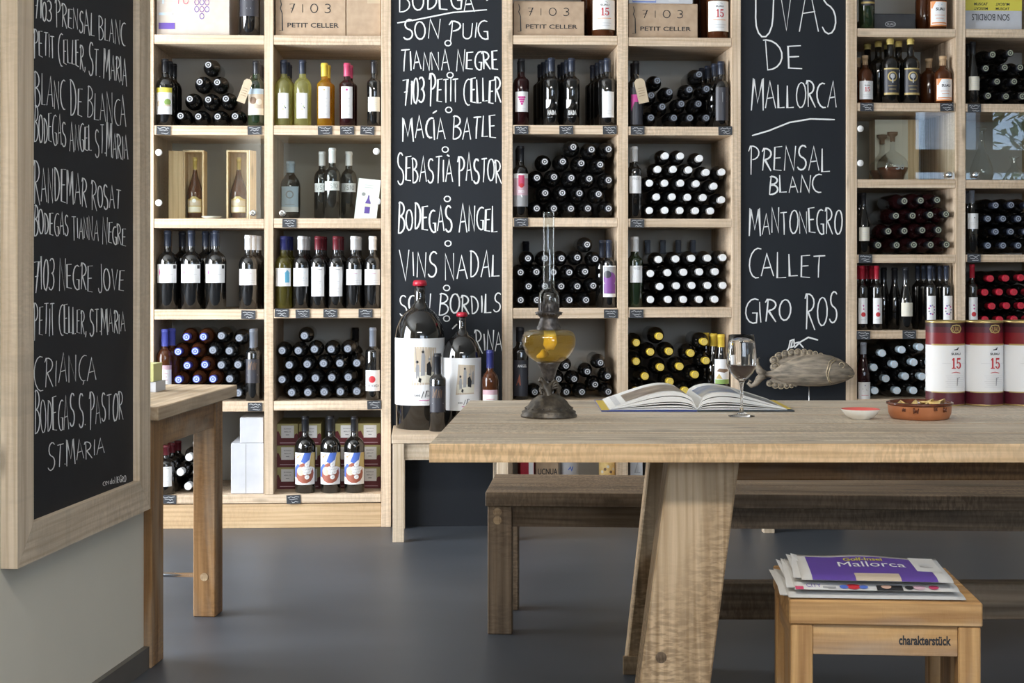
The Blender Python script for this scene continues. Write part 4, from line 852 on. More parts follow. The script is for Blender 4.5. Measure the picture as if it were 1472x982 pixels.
# white boxes low on the left
_, zb_ = carton(1, 5, 332, 379, 638, 'large white carton under the small white box, low left', [('rect', .44, 0, .46, 1, 'paper_grey')], 'white_card')
carton(1, 5, 345, 378.5, 601, 'small white carton on top of the large white one', [], 'white_card', zbase=zb_ + .0025)
# six-packs behind the painted bottles
CP = [('rect', 0, 0, 1, .42, 'carton_red'), ('poly', [(.0, .42), (.0, .62), (.12, .66), (.22, .42)], 'carton_red'), ('poly', [(.84, .42), (.84, .5), (.94, .56), (1, .5), (1, .42)], 'carton_red'), ('rect', .24, .34, .82, .92, 'paper_white'),
      ('font', 'BODEGA', .36, .74, .70, .80, .02, 'ink_grey'), ('font', 'MERLOT', .38, .60, .68, .66, .02, 'ink_grey'), ('rect', .45, .47, .60, .51, 'ink_grey'), ('rect', .18, .10, .88, .13, 'label_pinkish')]
for ci, (xa, xb) in enumerate(((396.5, 428.5), (429.5, 461.5), (482, 514), (515, 547))):
    for ri, (yt, yb) in enumerate(((607.5, 638.5), (639, 670.5), (671, 703))):
        z_ = ZS[(2, 5)] + (2 - ri) * .0955 + (0 if ri == 2 else 0)
        ua, ub = sh(xa, 383, .17)[0], sh(xb, 383, .17)[0]
        t = thing('wine_carton', 'red and olive wine carton, %s of its pile, %s pile behind painted bottles' % (('top', 'middle', 'bottom')[ri], ('leftmost', 'second', 'third', 'rightmost')[ci]), 'box', tuple(sw(ua, .17, z_)), SA, 'red and olive wine cartons')
        mb = MB(); mb.box(0, ub - ua, 0, .29, 0, .0945, M['carton_olive'], .001); mb.build('body', t)
        mb = MB(); decal(mb, CP, flat(0, ub - ua, 0, .0945, 0), (ub - ua) / .0945, .0006); mb.build('print', t)
# things low under the table, seen in the gap above the bench
def tinyz(bay): return ZS[(bay, 5)]
carton(3, 5, 748, 768, 640, 'red carton glimpsed under the table, right of the display bench leg', [('rect', .6, .2, .95, .75, 'paper_white')], 'cap_red', v=.03, depth=.2)
carton(3, 5, 770, 803, 650, 'brown lettered carton glimpsed under the table beside the red carton', [('font', 'UCNUA', .1, .38, .95, .55, .02, 'ink_black')], 'kraft', v=.06)
def can(bay, x, r, ytop, label, m, items, v=.06, name='canister', cat='canister'):
    z = tinyz(bay); u = sh(x, 383, v)[0]; r = r * ppm(v); h = sh(x, ytop, v)[1] - z
    t = thing(name, label, cat, tuple(sw(u, v + r, z)), SA)
    mb = MB(); mb.lathe([(0, 0), (r, 0), (r, h * .93)], M[m], 24); mb.build('body', t)
    mb = MB(); mb.lathe([(r, h * .93), (r * 1.03, h * .93), (r * 1.03, h), (0, h)], M[m], 24); mb.build('lid', t)
    if items: mb = MB(); decal(mb, items, curved(r, 0, h * .9, 1.2), 2.4 * r / (h * .9), .0005); mb.build('print', t)
can(3, 820, 13, 655, 'white canister with blue script, glimpsed under the table', 'white_card', [('line', [(.4, .62), (.5, .72), (.55, .6), (.62, .74)], .02, 'ink_blue')])
can(3, 874, 12, 655, 'jar of corks glimpsed under the table', 'chip', [('circ', .2 + .15 * k, .55 + .09 * (k % 3), .05, ('paper_cream', 'ink_brown')[k % 2]) for k in range(5)], name='cork_jar', cat='jar')
carton(4, 5, 906, 924, 655, 'narrow white carton with drawing, glimpsed under the table', [('line', [(.6, .5), (.62, .85), (.4, .5), (.8, .5)], .02, 'ink_grey')], 'white_card', v=.03)
carton(4, 5, 926, 1000, 655, 'dark carton glimpsed behind the rear trestle leg', [], 'black_card', v=.05)

# wooden gift boxes with bottles inside, behind glass
def gift(x0, x1, label, lid):
    v = .12; ua, ub = sh(x0, 383, v)[0], sh(x1, 383, v)[0]; z = ZS[(1, 2)]; h = sh(x0, 216, v)[1] - z; w_ = ub - ua; d = .11; t_ = .007
    t = thing('wooden_gift_box', label, 'box', tuple(sw(ua, v, z)), SA)
    m = wood('box', 'z'); mb = MB()
    mb.box(0, t_, 0, d, 0, h, m); mb.box(w_ - t_, w_, 0, d, 0, h, m); mb.box(t_, w_ - t_, 0, d, 0, t_, m); mb.box(t_, w_ - t_, 0, d, h - t_, h, m); mb.box(t_, w_ - t_, d - t_, d, t_, h - t_, m); mb.build('case', t)
    mb = MB(); m2 = wood('box', 'z')
    if lid < 0: T = Matrix.Translation((-.001, -.002, 0)) @ Matrix.Rotation(math.radians(205), 4, 'Z'); mb.box(0, .062, -.004, .004, 0, h - .004, m2, 0, T)
    else: T = Matrix.Translation((w_ + .001, .002, 0)) @ Matrix.Rotation(math.radians(62), 4, 'Z'); mb.box(0, .05, -.006, -.0005, 0, h, m2, 0, T)
    mb.build('lid', t)
    bottle('brandy_bottle', 'brandy bottle with arched gold label inside the %s wooden gift box' % ('left' if lid < 0 else 'right'), tuple(sw(ua + w_ / 2, v + .052, z + t_)), (0, 0, SA), 'cone', w_ / 2 - t_ - .004, h - .035, 'brown_glass', 'cap_gold', .74, 'arch')
lab('arch', .09, .36, 60, [('poly', [(0, 0), (0, .82), (.2, .84), (.38, .98), (.62, .98), (.8, .84), (1, .82), (1, 0)][::-1], 'ink_gold'), ('rect', .04, .04, .96, .36, 'paper_cream'), ('rect', .06, .42, .94, .74, 'label_beige'), ('circ', .5, .72, .12, 'paper_white')])
gift(263, 293, 'pale wooden bottle box standing open, lid at its left side', -1)
gift(325.5, 357, 'pale wooden bottle box standing open, panel at its right side', 1)
# saucer-like round between the boxes
u, z = sh(305, 313, .10)[0], ZS[(1, 2)]
t = thing('shallow_dish', 'shallow pale dish lying between the two wooden gift boxes', 'dish', tuple(sw(u, .085, z)), SA)
mb = MB(); mb.lathe([(0, 0), (.025, 0), (.045, .012), (.043, .013), (.024, .003), (0, .003)], M['ceramic'], 24); mb.build('body', t)
# leaflet in front of the VS10 bottles
ua, ub = sh(509, 383, .055)[0], sh(541, 383, .055)[0]; w_ = ub - ua
t = thing('leaflet', 'white leaflet with a bottle picture leaning behind the glass door', 'leaflet', tuple(sw(ua, .045, ZS[(2, 2)])), SA)
mb = MB(); TT = Matrix.Shear('XZ', 4, (0, 0)) if False else Matrix.Rotation(math.radians(-14), 4, 'X') @ Matrix.Rotation(math.radians(6), 4, 'Y')
mb.box(0, w_, 0, .002, 0, .185, M['paper_white'], 0, TT); mb.build('sheet', t)
mb = MB(); f0 = flat(0, w_, 0, .185, 0); decal(mb, [('circ', .3, .62, .045, 'ink_grey'), ('poly', [(.42, .16), (.42, .42), (.50, .52), (.51, .60), (.57, .60), (.58, .52), (.66, .42), (.66, .16)][::-1], 'ink_violet'), ('rect', .42, .32, .66, .40, 'paper_cream'), ('rect', .3, .78, .7, .80, 'ink_lightgrey'), ('rect', .3, .84, .75, .855, 'ink_lightgrey')],
    lambda a, b, o: tuple(TT @ Vector(f0(a, b, o))), w_ / .185, .0004); mb.build('print', t)
# decanters and card behind the right-hand doors
u = sh(1258, 383, .2)[0]; u2 = sh(1305, 383, .2)[0]; z = ZS[(5, 2)]; hh = sh(1280, 172, .2)[1] - z
t = thing('decanter_case', 'open pale wooden decanter case with cream lining behind the 50 decanter', 'box', tuple(sw(u, .2, z)), SA)
mb = MB(); mb.box(0, u2 - u, .0, .006, 0, hh, M['paper_cream']); mb.build('lining', t)
mb = MB(); mb.box(u2 - u + .0005, u2 - u + .05, 0, .1, 0, hh, wood('box', 'z')); mb.box(0, u2 - u, .0065, .1, 0, hh, wood('box', 'z')); mb.build('case', t)
def decanter(xc, rpx, ytop, bay, label, v, liq, txt, flare):
    z = ZS[(bay, 2)]; r = rpx * ppm(v); u = sh(xc, 383, v)[0]; h = sh(xc, ytop, v)[1] - z
    t = thing('decanter', label, 'decanter', tuple(sw(u, v, z)), SA)
    P = [(0, .004), (r * .7, .0)] + [(r * math.sin(a), r * .88 - r * .88 * math.cos(a)) for a in (.95, 1.2, 1.57, 1.9, 2.2, 2.5)] if not flare else [(0, .004), (r * .8, 0), (r, h * .12), (r * .95, h * .25), (r * .6, h * .45), (r * .3, h * .6)]
    P += [(.012, h * .62), (.011, h * .82)] if not flare else [(.012, h * .75), (.012, h * .92)]
    mb = MB(); mb.lathe(P, M['clear_glass'], 24); mb.build('body', t)
    if liq:
        Q = [(0, .006), (r * .68, .004)] + [(r * .965 * math.sin(a), .003 + r * .88 - r * .88 * math.cos(a)) for a in (.95, 1.2, 1.45)]; Q.append((0, Q[-1][1])); mb = MB(); mb.lathe(Q, M['amber_glass'], 24); mb.build('brandy', t)
    mb = MB(); mb.lathe([(.011, h * .8), (.0115, h * .9), (.022, h * .94), (.024, h), (0, h)] if not flare else [(.012, h * .9), (.02, h * .93), (.024, h), (0, h)], M['ink_brown'] if not flare else M['clear_glass'], 20); mb.build('stopper', t)
    if txt: mb = MB(); decal(mb, [('font', '50', .45, .42, .8, .62, .02, 'chalk_dim')], curved(r * 1.0, .0, 1.55 * r, .8), 1, .001); mb.build('numeral', t)
decanter(1283, 23, 190, 5, 'round cork-topped decanter marked 50, half full of brandy', .10, True, True, False)
decanter(1268, 19, 194, 5, 'round decanter standing just behind and left of the 50 decanter', .165, True, False, False)
decanter(1411, 17, 183, 6, 'clear bell-shaped decanter behind the far right glass door', .10, False, False, True)
decanter(1458, 16, 225, 6, 'low clear decanter at the far right behind glass', .12, False, False, True)
# glass doors
def door(bay, label, discs, knob):
    b0, b1 = BAY[bay]; row = ZS[(bay, 2)]; top = ZS[(bay, 1)] - .039 - .0; x0, x1, rows = BAYS[bay]
    top = sh((x0 + x1) / 2, rows[1][1])[1]
    t = thing('glass_door', label, 'glass door', tuple(sw(b0, 0, 0)), SA)
    mb = MB(); mb.box(.004, b1 - b0 - .004, .004, .009, row + .003, top - .003, M['pane_glass']); mb.build('pane', t)
    for x, y in discs:
        u, z = sh(x, y); mb = MB(); T = Matrix.Translation((u - b0, .0035, z)) @ Matrix.Rotation(PI / 2, 4, 'X'); mb.lathe([(0, -.012), (.014, -.012), (.0145, .002), (.013, .004), (0, .004)], M['white_disc'], 20, T); mb.build('hinge_disc', t)
    x, y = knob; u, z = sh(x, y); mb = MB(); T = Matrix.Translation((u - b0, .0035, z)) @ Matrix.Rotation(PI / 2, 4, 'X')
    mb.lathe([(.006, 0), (.006, .010), (.014, .012), (.0145, .022), (.010, .025), (.004, .025), (0, .024)], M['chrome'], 20, T); mb.build('knob', t)
door(1, 'clear glass door in front of the two wooden gift boxes', [(228, 219), (228, 291.5)], (364.5, 306.5))
door(2, 'clear glass door in front of the VS10 bottles', [(541, 217.5), (543, 289.5)], (406.5, 306.5))
door(5, 'clear glass door in front of the 50 decanter', [(1237, 185), (1237, 234.5)], (1363, 251.5))
door(6, 'clear glass door at the far right, mirroring the street', [(1524, 185), (1524, 234.5)], (1401, 251.5))
# price cards
def price(bay, row, x, y, where):
    u, z = sh(x, y, -.001); t = thing('price_card', 'small black price card ' + where, 'price card', tuple(sw(u, -.0012, z)), SA, 'price cards on the shelf edges')
    w_, h_ = .030, .0185; mb = MB(); T = Matrix.Rotation(rw.uniform(-.04, .04), 4, 'Y')
    mb.box(-w_, w_, -.0015, 0.0, -h_, h_, M['slate'], 0, T); mb.build('card', t)
    mb = MB(); f = flat(-w_, w_, -h_, h_, -.0015)
    for k, (a, b, n) in enumerate(((.1, .9, 9), (.2, .8, 6), (.35, .85, 5))):
        y0_ = .76 - .28 * k; pts = [(a + (b - a) * i / n, y0_ + rw.uniform(-.09, .09)) for i in range(n + 1)]
        decal(mb, [('line', pts, .03, 'chalk_dim')], lambda s_, t_, o: f(s_, t_, o), w_ / h_, .0004)
    mb.build('chalk_writing', t)
for a in ((1, 1, 235, 187.5, 'under the yellow-topped landscape bottle'), (1, 1, 366, 187.5, 'under the blue-topped landscape bottle'), (1, 3, 357, 452.5, 'under the white-capped bottle, left column'), (1, 4, 366.5, 585, 'under the copper artwork bottle'), (1, 5, 243, 718, 'low behind the small table leg'),
          (2, 1, 467, 187.5, 'under the golden sweet wine'), (2, 1, 499, 187.5, 'under the pink-capsule bottle'), (2, 1, 528, 187.5, 'under the slim dark bottle, beside chalkboard'), (2, 2, 416, 321, 'under the squat pale blue label bottle'), (2, 3, 405, 450, 'under the blue house bottle'),
          (2, 3, 435, 451, 'under the cream-capsuled bottle'), (2, 3, 475, 450.5, 'under the maroon-capped pair'), (2, 3, 525.5, 450.5, 'under the rightmost white-capped bottles'), (2, 4, 538, 582, 'tilted under the red circle bottle'), (2, 5, 422, 718, 'below the leftmost painted bottle'),
          (3, 1, 749.5, 187, 'under the pink grape bottle'), (3, 1, 814, 187, 'under the quarter-circle bottles'), (3, 1, 876.5, 187, 'under the tall white label bottle'), (3, 2, 749, 319.5, 'under the pink picture label bottle'), (3, 3, 878, 451, 'under the purple figure bottle'),
          (4, 1, 916.5, 187.5, 'under the pink bar bottle'), (4, 1, 1042.5, 188, 'under the faint cross bottle'), (4, 2, 916, 321, 'left of the upper white-capped stack edge'), (4, 3, 915, 451, 'under the green silver-capsuled bottle'),
          (5, 1, 1246, 154, 'under the brandy marked 15'), (5, 1, 1361, 154, 'under the orange-framed brandy'), (5, 3, 1244, 372, 'left below the rosé stack'), (5, 4, 1241, 482, 'under the red hand pair'), (5, 4, 1307, 481, 'under the sloping-shouldered bottle'),
          (6, 1, 1400.5, 155.5, 'left below the far right olive-capped stack'), (6, 3, 1400, 371, 'left below the far right silver-ringed stack')): price(*a)
# kraft tags hanging on two bottle necks
def ktag(x, y, w, h, rot, label, v):
    u, z = sh(x, y, v); t = thing('kraft_tag', label, 'tag', tuple(sw(u, v, z)), SA); T = Matrix.Rotation(rot, 4, 'Y'); k = ppm(v)
    mb = MB(); a, b = w * k / 2, h * k; T2 = T @ Matrix.Rotation(PI / 2, 4, 'X')
    mb.prism([(-a, -b), (a, -b), (a, -.012), (a * .5, 0), (-a * .5, 0), (-a, -.012)], 0, .001, M['kraft_tag'], T2); mb.build('card', t)
    mb = MB(); mb.tube([T @ Vector((0, 0, -.008)), T @ Vector((.004, .005, .012)), T @ Vector((.0, .02, .02))], .0008, M['kraft_tag'], 5); mb.build('string', t)
    mb = MB(); f = flat(-a, a, -b, 0, -.0012); decal(mb, [('line', [(.2, .6 - .1 * q), (.8, .6 - .1 * q)], .012, 'ink_brown') for q in range(4)], lambda p, q, o: tuple(T @ Vector(f(p, q, o))), 1, .0004); mb.build('writing', t)
ktag(918, 113, 15, 36, -.22, 'kraft paper tag hanging from the pink bar bottle', -.005)
ktag(358, 114, 12, 35, .35, 'kraft paper tag hanging from the blue-topped landscape bottle', -.005)

# ================================================================== display benches before the chalkboards
def display_bench(label, x0, x1, yleg, zt, w_, visible=True):
    Yf = H * F / (yleg - HY); p0 = atY(x0, yleg, Yf); p1 = atY(x1, yleg, Yf)
    r = thing('display_bench', label, 'bench', (p0.x, p0.y, 0), SA); L_ = (p1.x - p0.x)
    q = (Vector((p0.x, p0.y, 0)) - SO).dot(SV); D = -q + .004; th = .036; lw = .046
    mb = MB(); mb.box(-.004, L_, -.002, D, zt - th, zt, wood('pine', 'x'), .002); mb.build('seat', r)
    mb = MB(); mb.box(lw + .001, L_ - lw - .001, .010, .035, zt - th - .068, zt - th - .0005, wood('frame', 'x'), .001); mb.build('apron', r)
    for a in (0, L_ - lw):
        for b in (.0, D - lw - .004):
            mb = MB(); mb.box(a, a + lw, b, b + lw, 0, zt - th - .0005, wood('frame', 'z'), .0015); mb.build('leg', r)
display_bench('low pale display bench carrying the giant wine bottles', 564.5, 731, 780, .437, 0)
display_bench('low display bench mostly hidden behind the table, carrying the fish', 1098, 1500, 766.6, .437, 0)
ZB = .437
lab('ses', .165, .613, 88, [R('paper_white'), ('poly', [(.40, .30), (.44, .88), (.74, .86), (.72, .32)][::-1], 'label_beige'), ('rect', .42, .34, .72, .50, 'paper_cream')]
    + [('poly', [(.46, .40), (.455, .56), (.475, .62), (.50, .60), (.505, .42)], 'ink_grey'), ('poly', [(.52, .44), (.53, .74), (.55, .86), (.58, .74), (.575, .45)], 'ink_grey'), ('poly', [(.60, .46), (.60, .62), (.64, .66), (.67, .56), (.66, .44)], 'ink_black'), ('poly', [(.67, .50), (.68, .72), (.71, .76), (.72, .5)], 'ink_grey'),
       ('circ', .475, .65, .022, 'ink_black'), ('circ', .55, .80, .02, 'ink_black'), ('circ', .635, .69, .02, 'ink_grey'), ('poly', [(.49, .36), (.50, .42), (.53, .40), (.52, .34)], 'ink_black'), ('line', [(.43, .62), (.72, .70)], .004, 'ink_grey'), ('line', [(.45, .88), (.47, .5)], .004, 'ink_grey'), ('line', [(.64, .87), (.65, .7)], .004, 'ink_grey'),
       ('font', 'ses', .44, .135, .51, .165, .0, 'ink_black'), ('line', [(.53, .11), (.56, .21), (.575, .12), (.60, .22), (.63, .215)], .006, 'ink_black'), ('font', 'ines', .60, .13, .70, .165, .0, 'ink_black'), ('rect', .50, .075, .64, .085, 'ink_pink'), ('rect', .54, .03, .64, .036, 'ink_lightgrey')])
def big(xc, rpx, ytop, Yc, label, shape, cap, lb, capf=.9, glass='black_glass'):
    p = atY(xc, 600, Yc); h = (H - (ytop - HY) / F * Yc) - ZB; r = rpx / F * Yc
    return bottle('wine_bottle', label, (p.x, p.y, ZB), (0, 0, SA * .5), shape, r, h, glass, cap, capf, lb)
big(603.5, 35.5, 403, 6.765, 'giant wine bottle with red crown cap and white photo label, taller one', 'magnum', 'cap_red', 'ses')
big(664, 27.5, 449, 6.75, 'large wine bottle with red crown cap, behind the tiny black bottle', 'magnum', 'cap_red', 'ses')
big(629, 12.2, 508, 6.635, 'tiny slender black bottle standing before the two giant bottles', 'slim', 'cap_black', 'copper', .74)
big(704.5, 12, 503, 6.72, 'blue-capped rosé bottle right of the giant bottles', 'bord', 'cap_darkblue', 'rose_text', .77, 'brown_glass')

# ================================================================== the small high table on the left
TD = Vector((.0857, 1, 0)).normalized(); TA = math.atan2(TD.x, TD.y)
t0 = Vector((-1.003, 4.453, 0))
st = thing('side_table', 'small weathered wooden table beside the partition, left', 'table', tuple(t0), -TA)
# local: x right, y away; origin at the near right leg's front right corner
def leg(mb_name, x0, x1, y0, y1, root, z1, m, plug=None):
    mb = MB(); mb.box(x0, x1, y0, y1, 0, z1, m, .003); o = mb.build(mb_name, root)
    if plug:
        for (px_, pz_) in plug:
            mb = MB(); T = Matrix.Translation((px_, y0 + .001, pz_)) @ Matrix.Rotation(PI / 2, 4, 'X'); mb.lathe([(.013, 0), (.013, .0022), (0, .0022)], wood('leg', 'x'), 16, T, False); mb.build('plug', o)
zt = .729; zl = zt - .0385
for x0, x1 in ((-.072, 0), (-.64, -.568)):
    leg('leg', x0, x1, 0, .11, st, zl, wood('side', 'z')); leg('leg', x0, x1, .655, .745, st, zl, wood('side', 'z'), [(x0 + .036, .128)])
mb = MB(); mb.box(-.038, -.004, .1105, .6545, zl - .082, zl - .0005, wood('side', 'y'), .002); mb.build('apron', st)
mb = MB(); mb.box(-.636, -.602, .1105, .6545, zl - .082, zl - .0005, wood('side', 'y'), .002); mb.build('apron', st)
mb = MB(); mb.box(-.5675, -.0725, .02, .05, zl - .082, zl - .0005, wood('side', 'x'), .002); mb.build('apron', st)
mb = MB(); mb.box(-.5675, -.0725, .695, .725, zl - .082, zl - .0005, wood('side', 'x'), .002); mb.build('apron', st)
for k in range(3):
    a = -.665 + k * .2297; mb = MB(); mb.box(a, a + .2287, -.012, .84, zl, zt, wood('sidetop', 'y'), .003); mb.build('plank', st)
mb = MB(); mb.tube([(-.568, .70, .125), (-.072, .70, .125)], .008, M['steel'], 12); mb.build('foot_rail', st)
# the card box on it
p = onz(229, 562, zt)
cb = thing('leaflet_box', 'white box with olive-yellow lid on the small table', 'box', (p.x - .06, p.y - .05, zt), -TA)
mb = MB(); mb.box(0, .062, .0, .10, 0, .032, M['white_card'], .001); mb.build('body', cb)
mb = MB(); mb.box(-.03, .056, -.004, .085, .0325, .088, M['carton_olive'] if False else mat('olive_yellow', (.50, .50, .22), .5), .001); mb.build('lid', cb)
bs = tag(obj('clip', (lambda m_: (m_.tube([(-.02, 0, .006), (.0, -.01, .02), (.02, 0, .008), (.035, .004, .018)], .003, M['bronze'], 8), m_.mesh('clip'))[1])(MB()), None, (p.x - .075, p.y - .075, zt), (0, 0, .2)), 'small dark metal clip beside the olive-lidded box', 'clip')

# ================================================================== the bench behind the table
BA = math.atan(.067); bz = .434
bp0 = Vector((-.0807, 4.862, 0))
bn = thing('bench', 'long weathered wooden bench behind the table', 'bench', tuple(bp0), -BA * .9)
Lb = 2.05
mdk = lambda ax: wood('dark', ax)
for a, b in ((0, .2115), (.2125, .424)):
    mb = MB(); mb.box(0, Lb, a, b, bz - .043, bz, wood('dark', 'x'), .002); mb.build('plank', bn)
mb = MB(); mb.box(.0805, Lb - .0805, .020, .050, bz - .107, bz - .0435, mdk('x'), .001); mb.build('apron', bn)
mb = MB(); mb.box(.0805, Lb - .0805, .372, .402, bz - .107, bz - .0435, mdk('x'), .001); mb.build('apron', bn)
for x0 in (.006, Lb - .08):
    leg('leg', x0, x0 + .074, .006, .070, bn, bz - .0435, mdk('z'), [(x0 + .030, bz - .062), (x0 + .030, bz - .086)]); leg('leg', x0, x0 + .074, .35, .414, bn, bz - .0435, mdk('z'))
# ================================================================== the long table
TZ = .74; th = .0400
Yf, Yb = 3.427, 4.54
xl_f = atY(617, 638, Yf).x; xl_b = atY(675, 576, Yb).x
tb = thing('dining_table', 'long rough-sawn wooden trestle table in the foreground', 'table', (xl_f, Yf, 0))
XR = 2.6; npk = 5
for k in range(npk):
    ya, yb_ = (Yb - Yf) * k / npk, (Yb - Yf) * (k + 1) / npk - .0018
    la, lb_ = (xl_b - xl_f) * ya / (Yb - Yf), (xl_b - xl_f) * yb_ / (Yb - Yf)
    mb = MB(); c = .002
    A = [(la, ya + c, TZ), (XR, ya + c, TZ), (XR, yb_ - c, TZ), (lb_, yb_ - c, TZ)]
    vs = [(la + c, ya + c, TZ), (XR, ya + c, TZ), (XR, yb_ - c, TZ), (lb_ + c, yb_ - c, TZ), (la, ya, TZ - c), (XR + c, ya, TZ - c), (XR + c, yb_, TZ - c), (lb_, yb_, TZ - c), (la, ya, TZ - th), (XR + c, ya, TZ - th), (XR + c, yb_, TZ - th), (lb_, yb_, TZ - th)]
    mb.add(vs, [(0, 1, 2, 3), (8, 11, 10, 9)], wood('tabletop', 'x'))
    mb.add(vs, [(4, 5, 1, 0), (5, 6, 2, 1), (6, 7, 3, 2), (7, 4, 0, 3), (8, 9, 5, 4), (9, 10, 6, 5), (10, 11, 7, 6), (11, 8, 4, 7)], wood('tableedge', 'x'))
    mb.build('plank', tb)
def W(p): return (p[0] - xl_f, p[1] - Yf, p[2])
def plank_leg(xt, xb, w0, y0, y1, name='leg'):
    zt_ = TZ - th - .0005; mb = MB(); c = .004
    def qd(x, z): return [(x + c, y0, z), (x + w0 - c, y0, z), (x + w0, y0 + c, z), (x + w0, y1, z), (x, y1, z), (x, y0 + c, z)]
    a, b = [W(p) for p in qd(xb, .0)], [W(p) for p in qd(xt, zt_)]; n = 6
    mb.add(a + b, [tuple(range(n))[::-1], tuple(range(n, 2 * n))] + [(i, (i + 1) % n, n + (i + 1) % n, n + i) for i in range(n)], wood('leg', 'z')); return mb.build(name, tb)
yl0, yl1 = 3.55, 3.65
lg = plank_leg(.349, .258, .1575, yl0, yl1)
mb = MB(); T = Matrix.Translation(W((.258 + .091 * .36 + .040, yl0 + .001, .252))) @ Matrix.Rotation(PI / 2, 4, 'X'); mb.lathe([(.0125, 0), (.0125, .0018), (0, .0018)], wood('dark', 'x'), 18, T, False); mb.build('plug', lg)
yr0, yr1 = 4.40, 4.47
plank_leg(.389, .311, .1575, yr0, yr1)
mb = MB(); mb.box(.305 - xl_f, .44 - xl_f, yr0 - Yf - .012, yr0 - Yf - .0005, 0, .05, wood('leg', 'x'), .001); mb.build('foot_block', tb)
# spreader between the legs and the long stretcher
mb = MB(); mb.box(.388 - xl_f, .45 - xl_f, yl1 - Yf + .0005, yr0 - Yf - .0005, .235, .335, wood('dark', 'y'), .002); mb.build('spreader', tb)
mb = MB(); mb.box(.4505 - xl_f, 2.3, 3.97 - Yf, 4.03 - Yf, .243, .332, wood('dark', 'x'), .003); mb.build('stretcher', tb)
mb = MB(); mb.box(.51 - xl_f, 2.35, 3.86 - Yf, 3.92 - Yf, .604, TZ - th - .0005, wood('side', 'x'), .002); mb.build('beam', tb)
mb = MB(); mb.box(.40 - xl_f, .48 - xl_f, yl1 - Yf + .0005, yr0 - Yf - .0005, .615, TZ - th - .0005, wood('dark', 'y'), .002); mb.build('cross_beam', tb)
for xx in (2.30, 2.30):
    pass
plank_leg(2.35, 2.44, .1575, yl0, yl1); plank_leg(2.35, 2.44, .1575, yr0, yr1)
# ================================================================== the stool
sp = Vector((.557, 3.212, 0)); SRA = -.075
so = thing('stool', 'square honey-brown wooden stool holding the newspapers', 'stool', tuple(sp), SRA)
sz = .45; sw_ = .381; sdp = .375
for a, b in ((0, sdp / 2 - .0004), (sdp / 2 + .0004, sdp)):
    mb = MB(); mb.box(0, sw_, a, b, sz - .049, sz, wood('stool', 'x'), .003); mb.build('plank', so)
for x0 in (.003, sw_ - .047):
    for y0 in (.004, sdp - .048):
        leg('leg', x0, x0 + .044, y0, y0 + .044, so, sz - .0495, wood('stool', 'z'))
    mb = MB(); mb.box(x0 + .006, x0 + .038, .0485, sdp - .0485, sz - .108, sz - .0495, wood('stool', 'y'), .001); mb.build('rail', so)
    mb = MB(); mb.box(x0 + .008, x0 + .036, .13, .235, 0, sz - .1085, wood('stool', 'z'), .001); mb.build('side_board', so)
for y0 in (.009, sdp - .039):
    mb = MB(); mb.box(.0475, sw_ - .0475, y0, y0 + .03, sz - .110, sz - .0495, wood('stool', 'x'), .001); rl = mb.build('rail', so)
    if y0 < .1:
        mb = MB(); decal(mb, [('font', 'charakterstück', .595, .36, .955, .68, .035, 'ink_black')], flat(.0475, sw_ - .0475, sz - .110, sz - .0495, y0), 1, .0004); mb.build('lettering', rl)
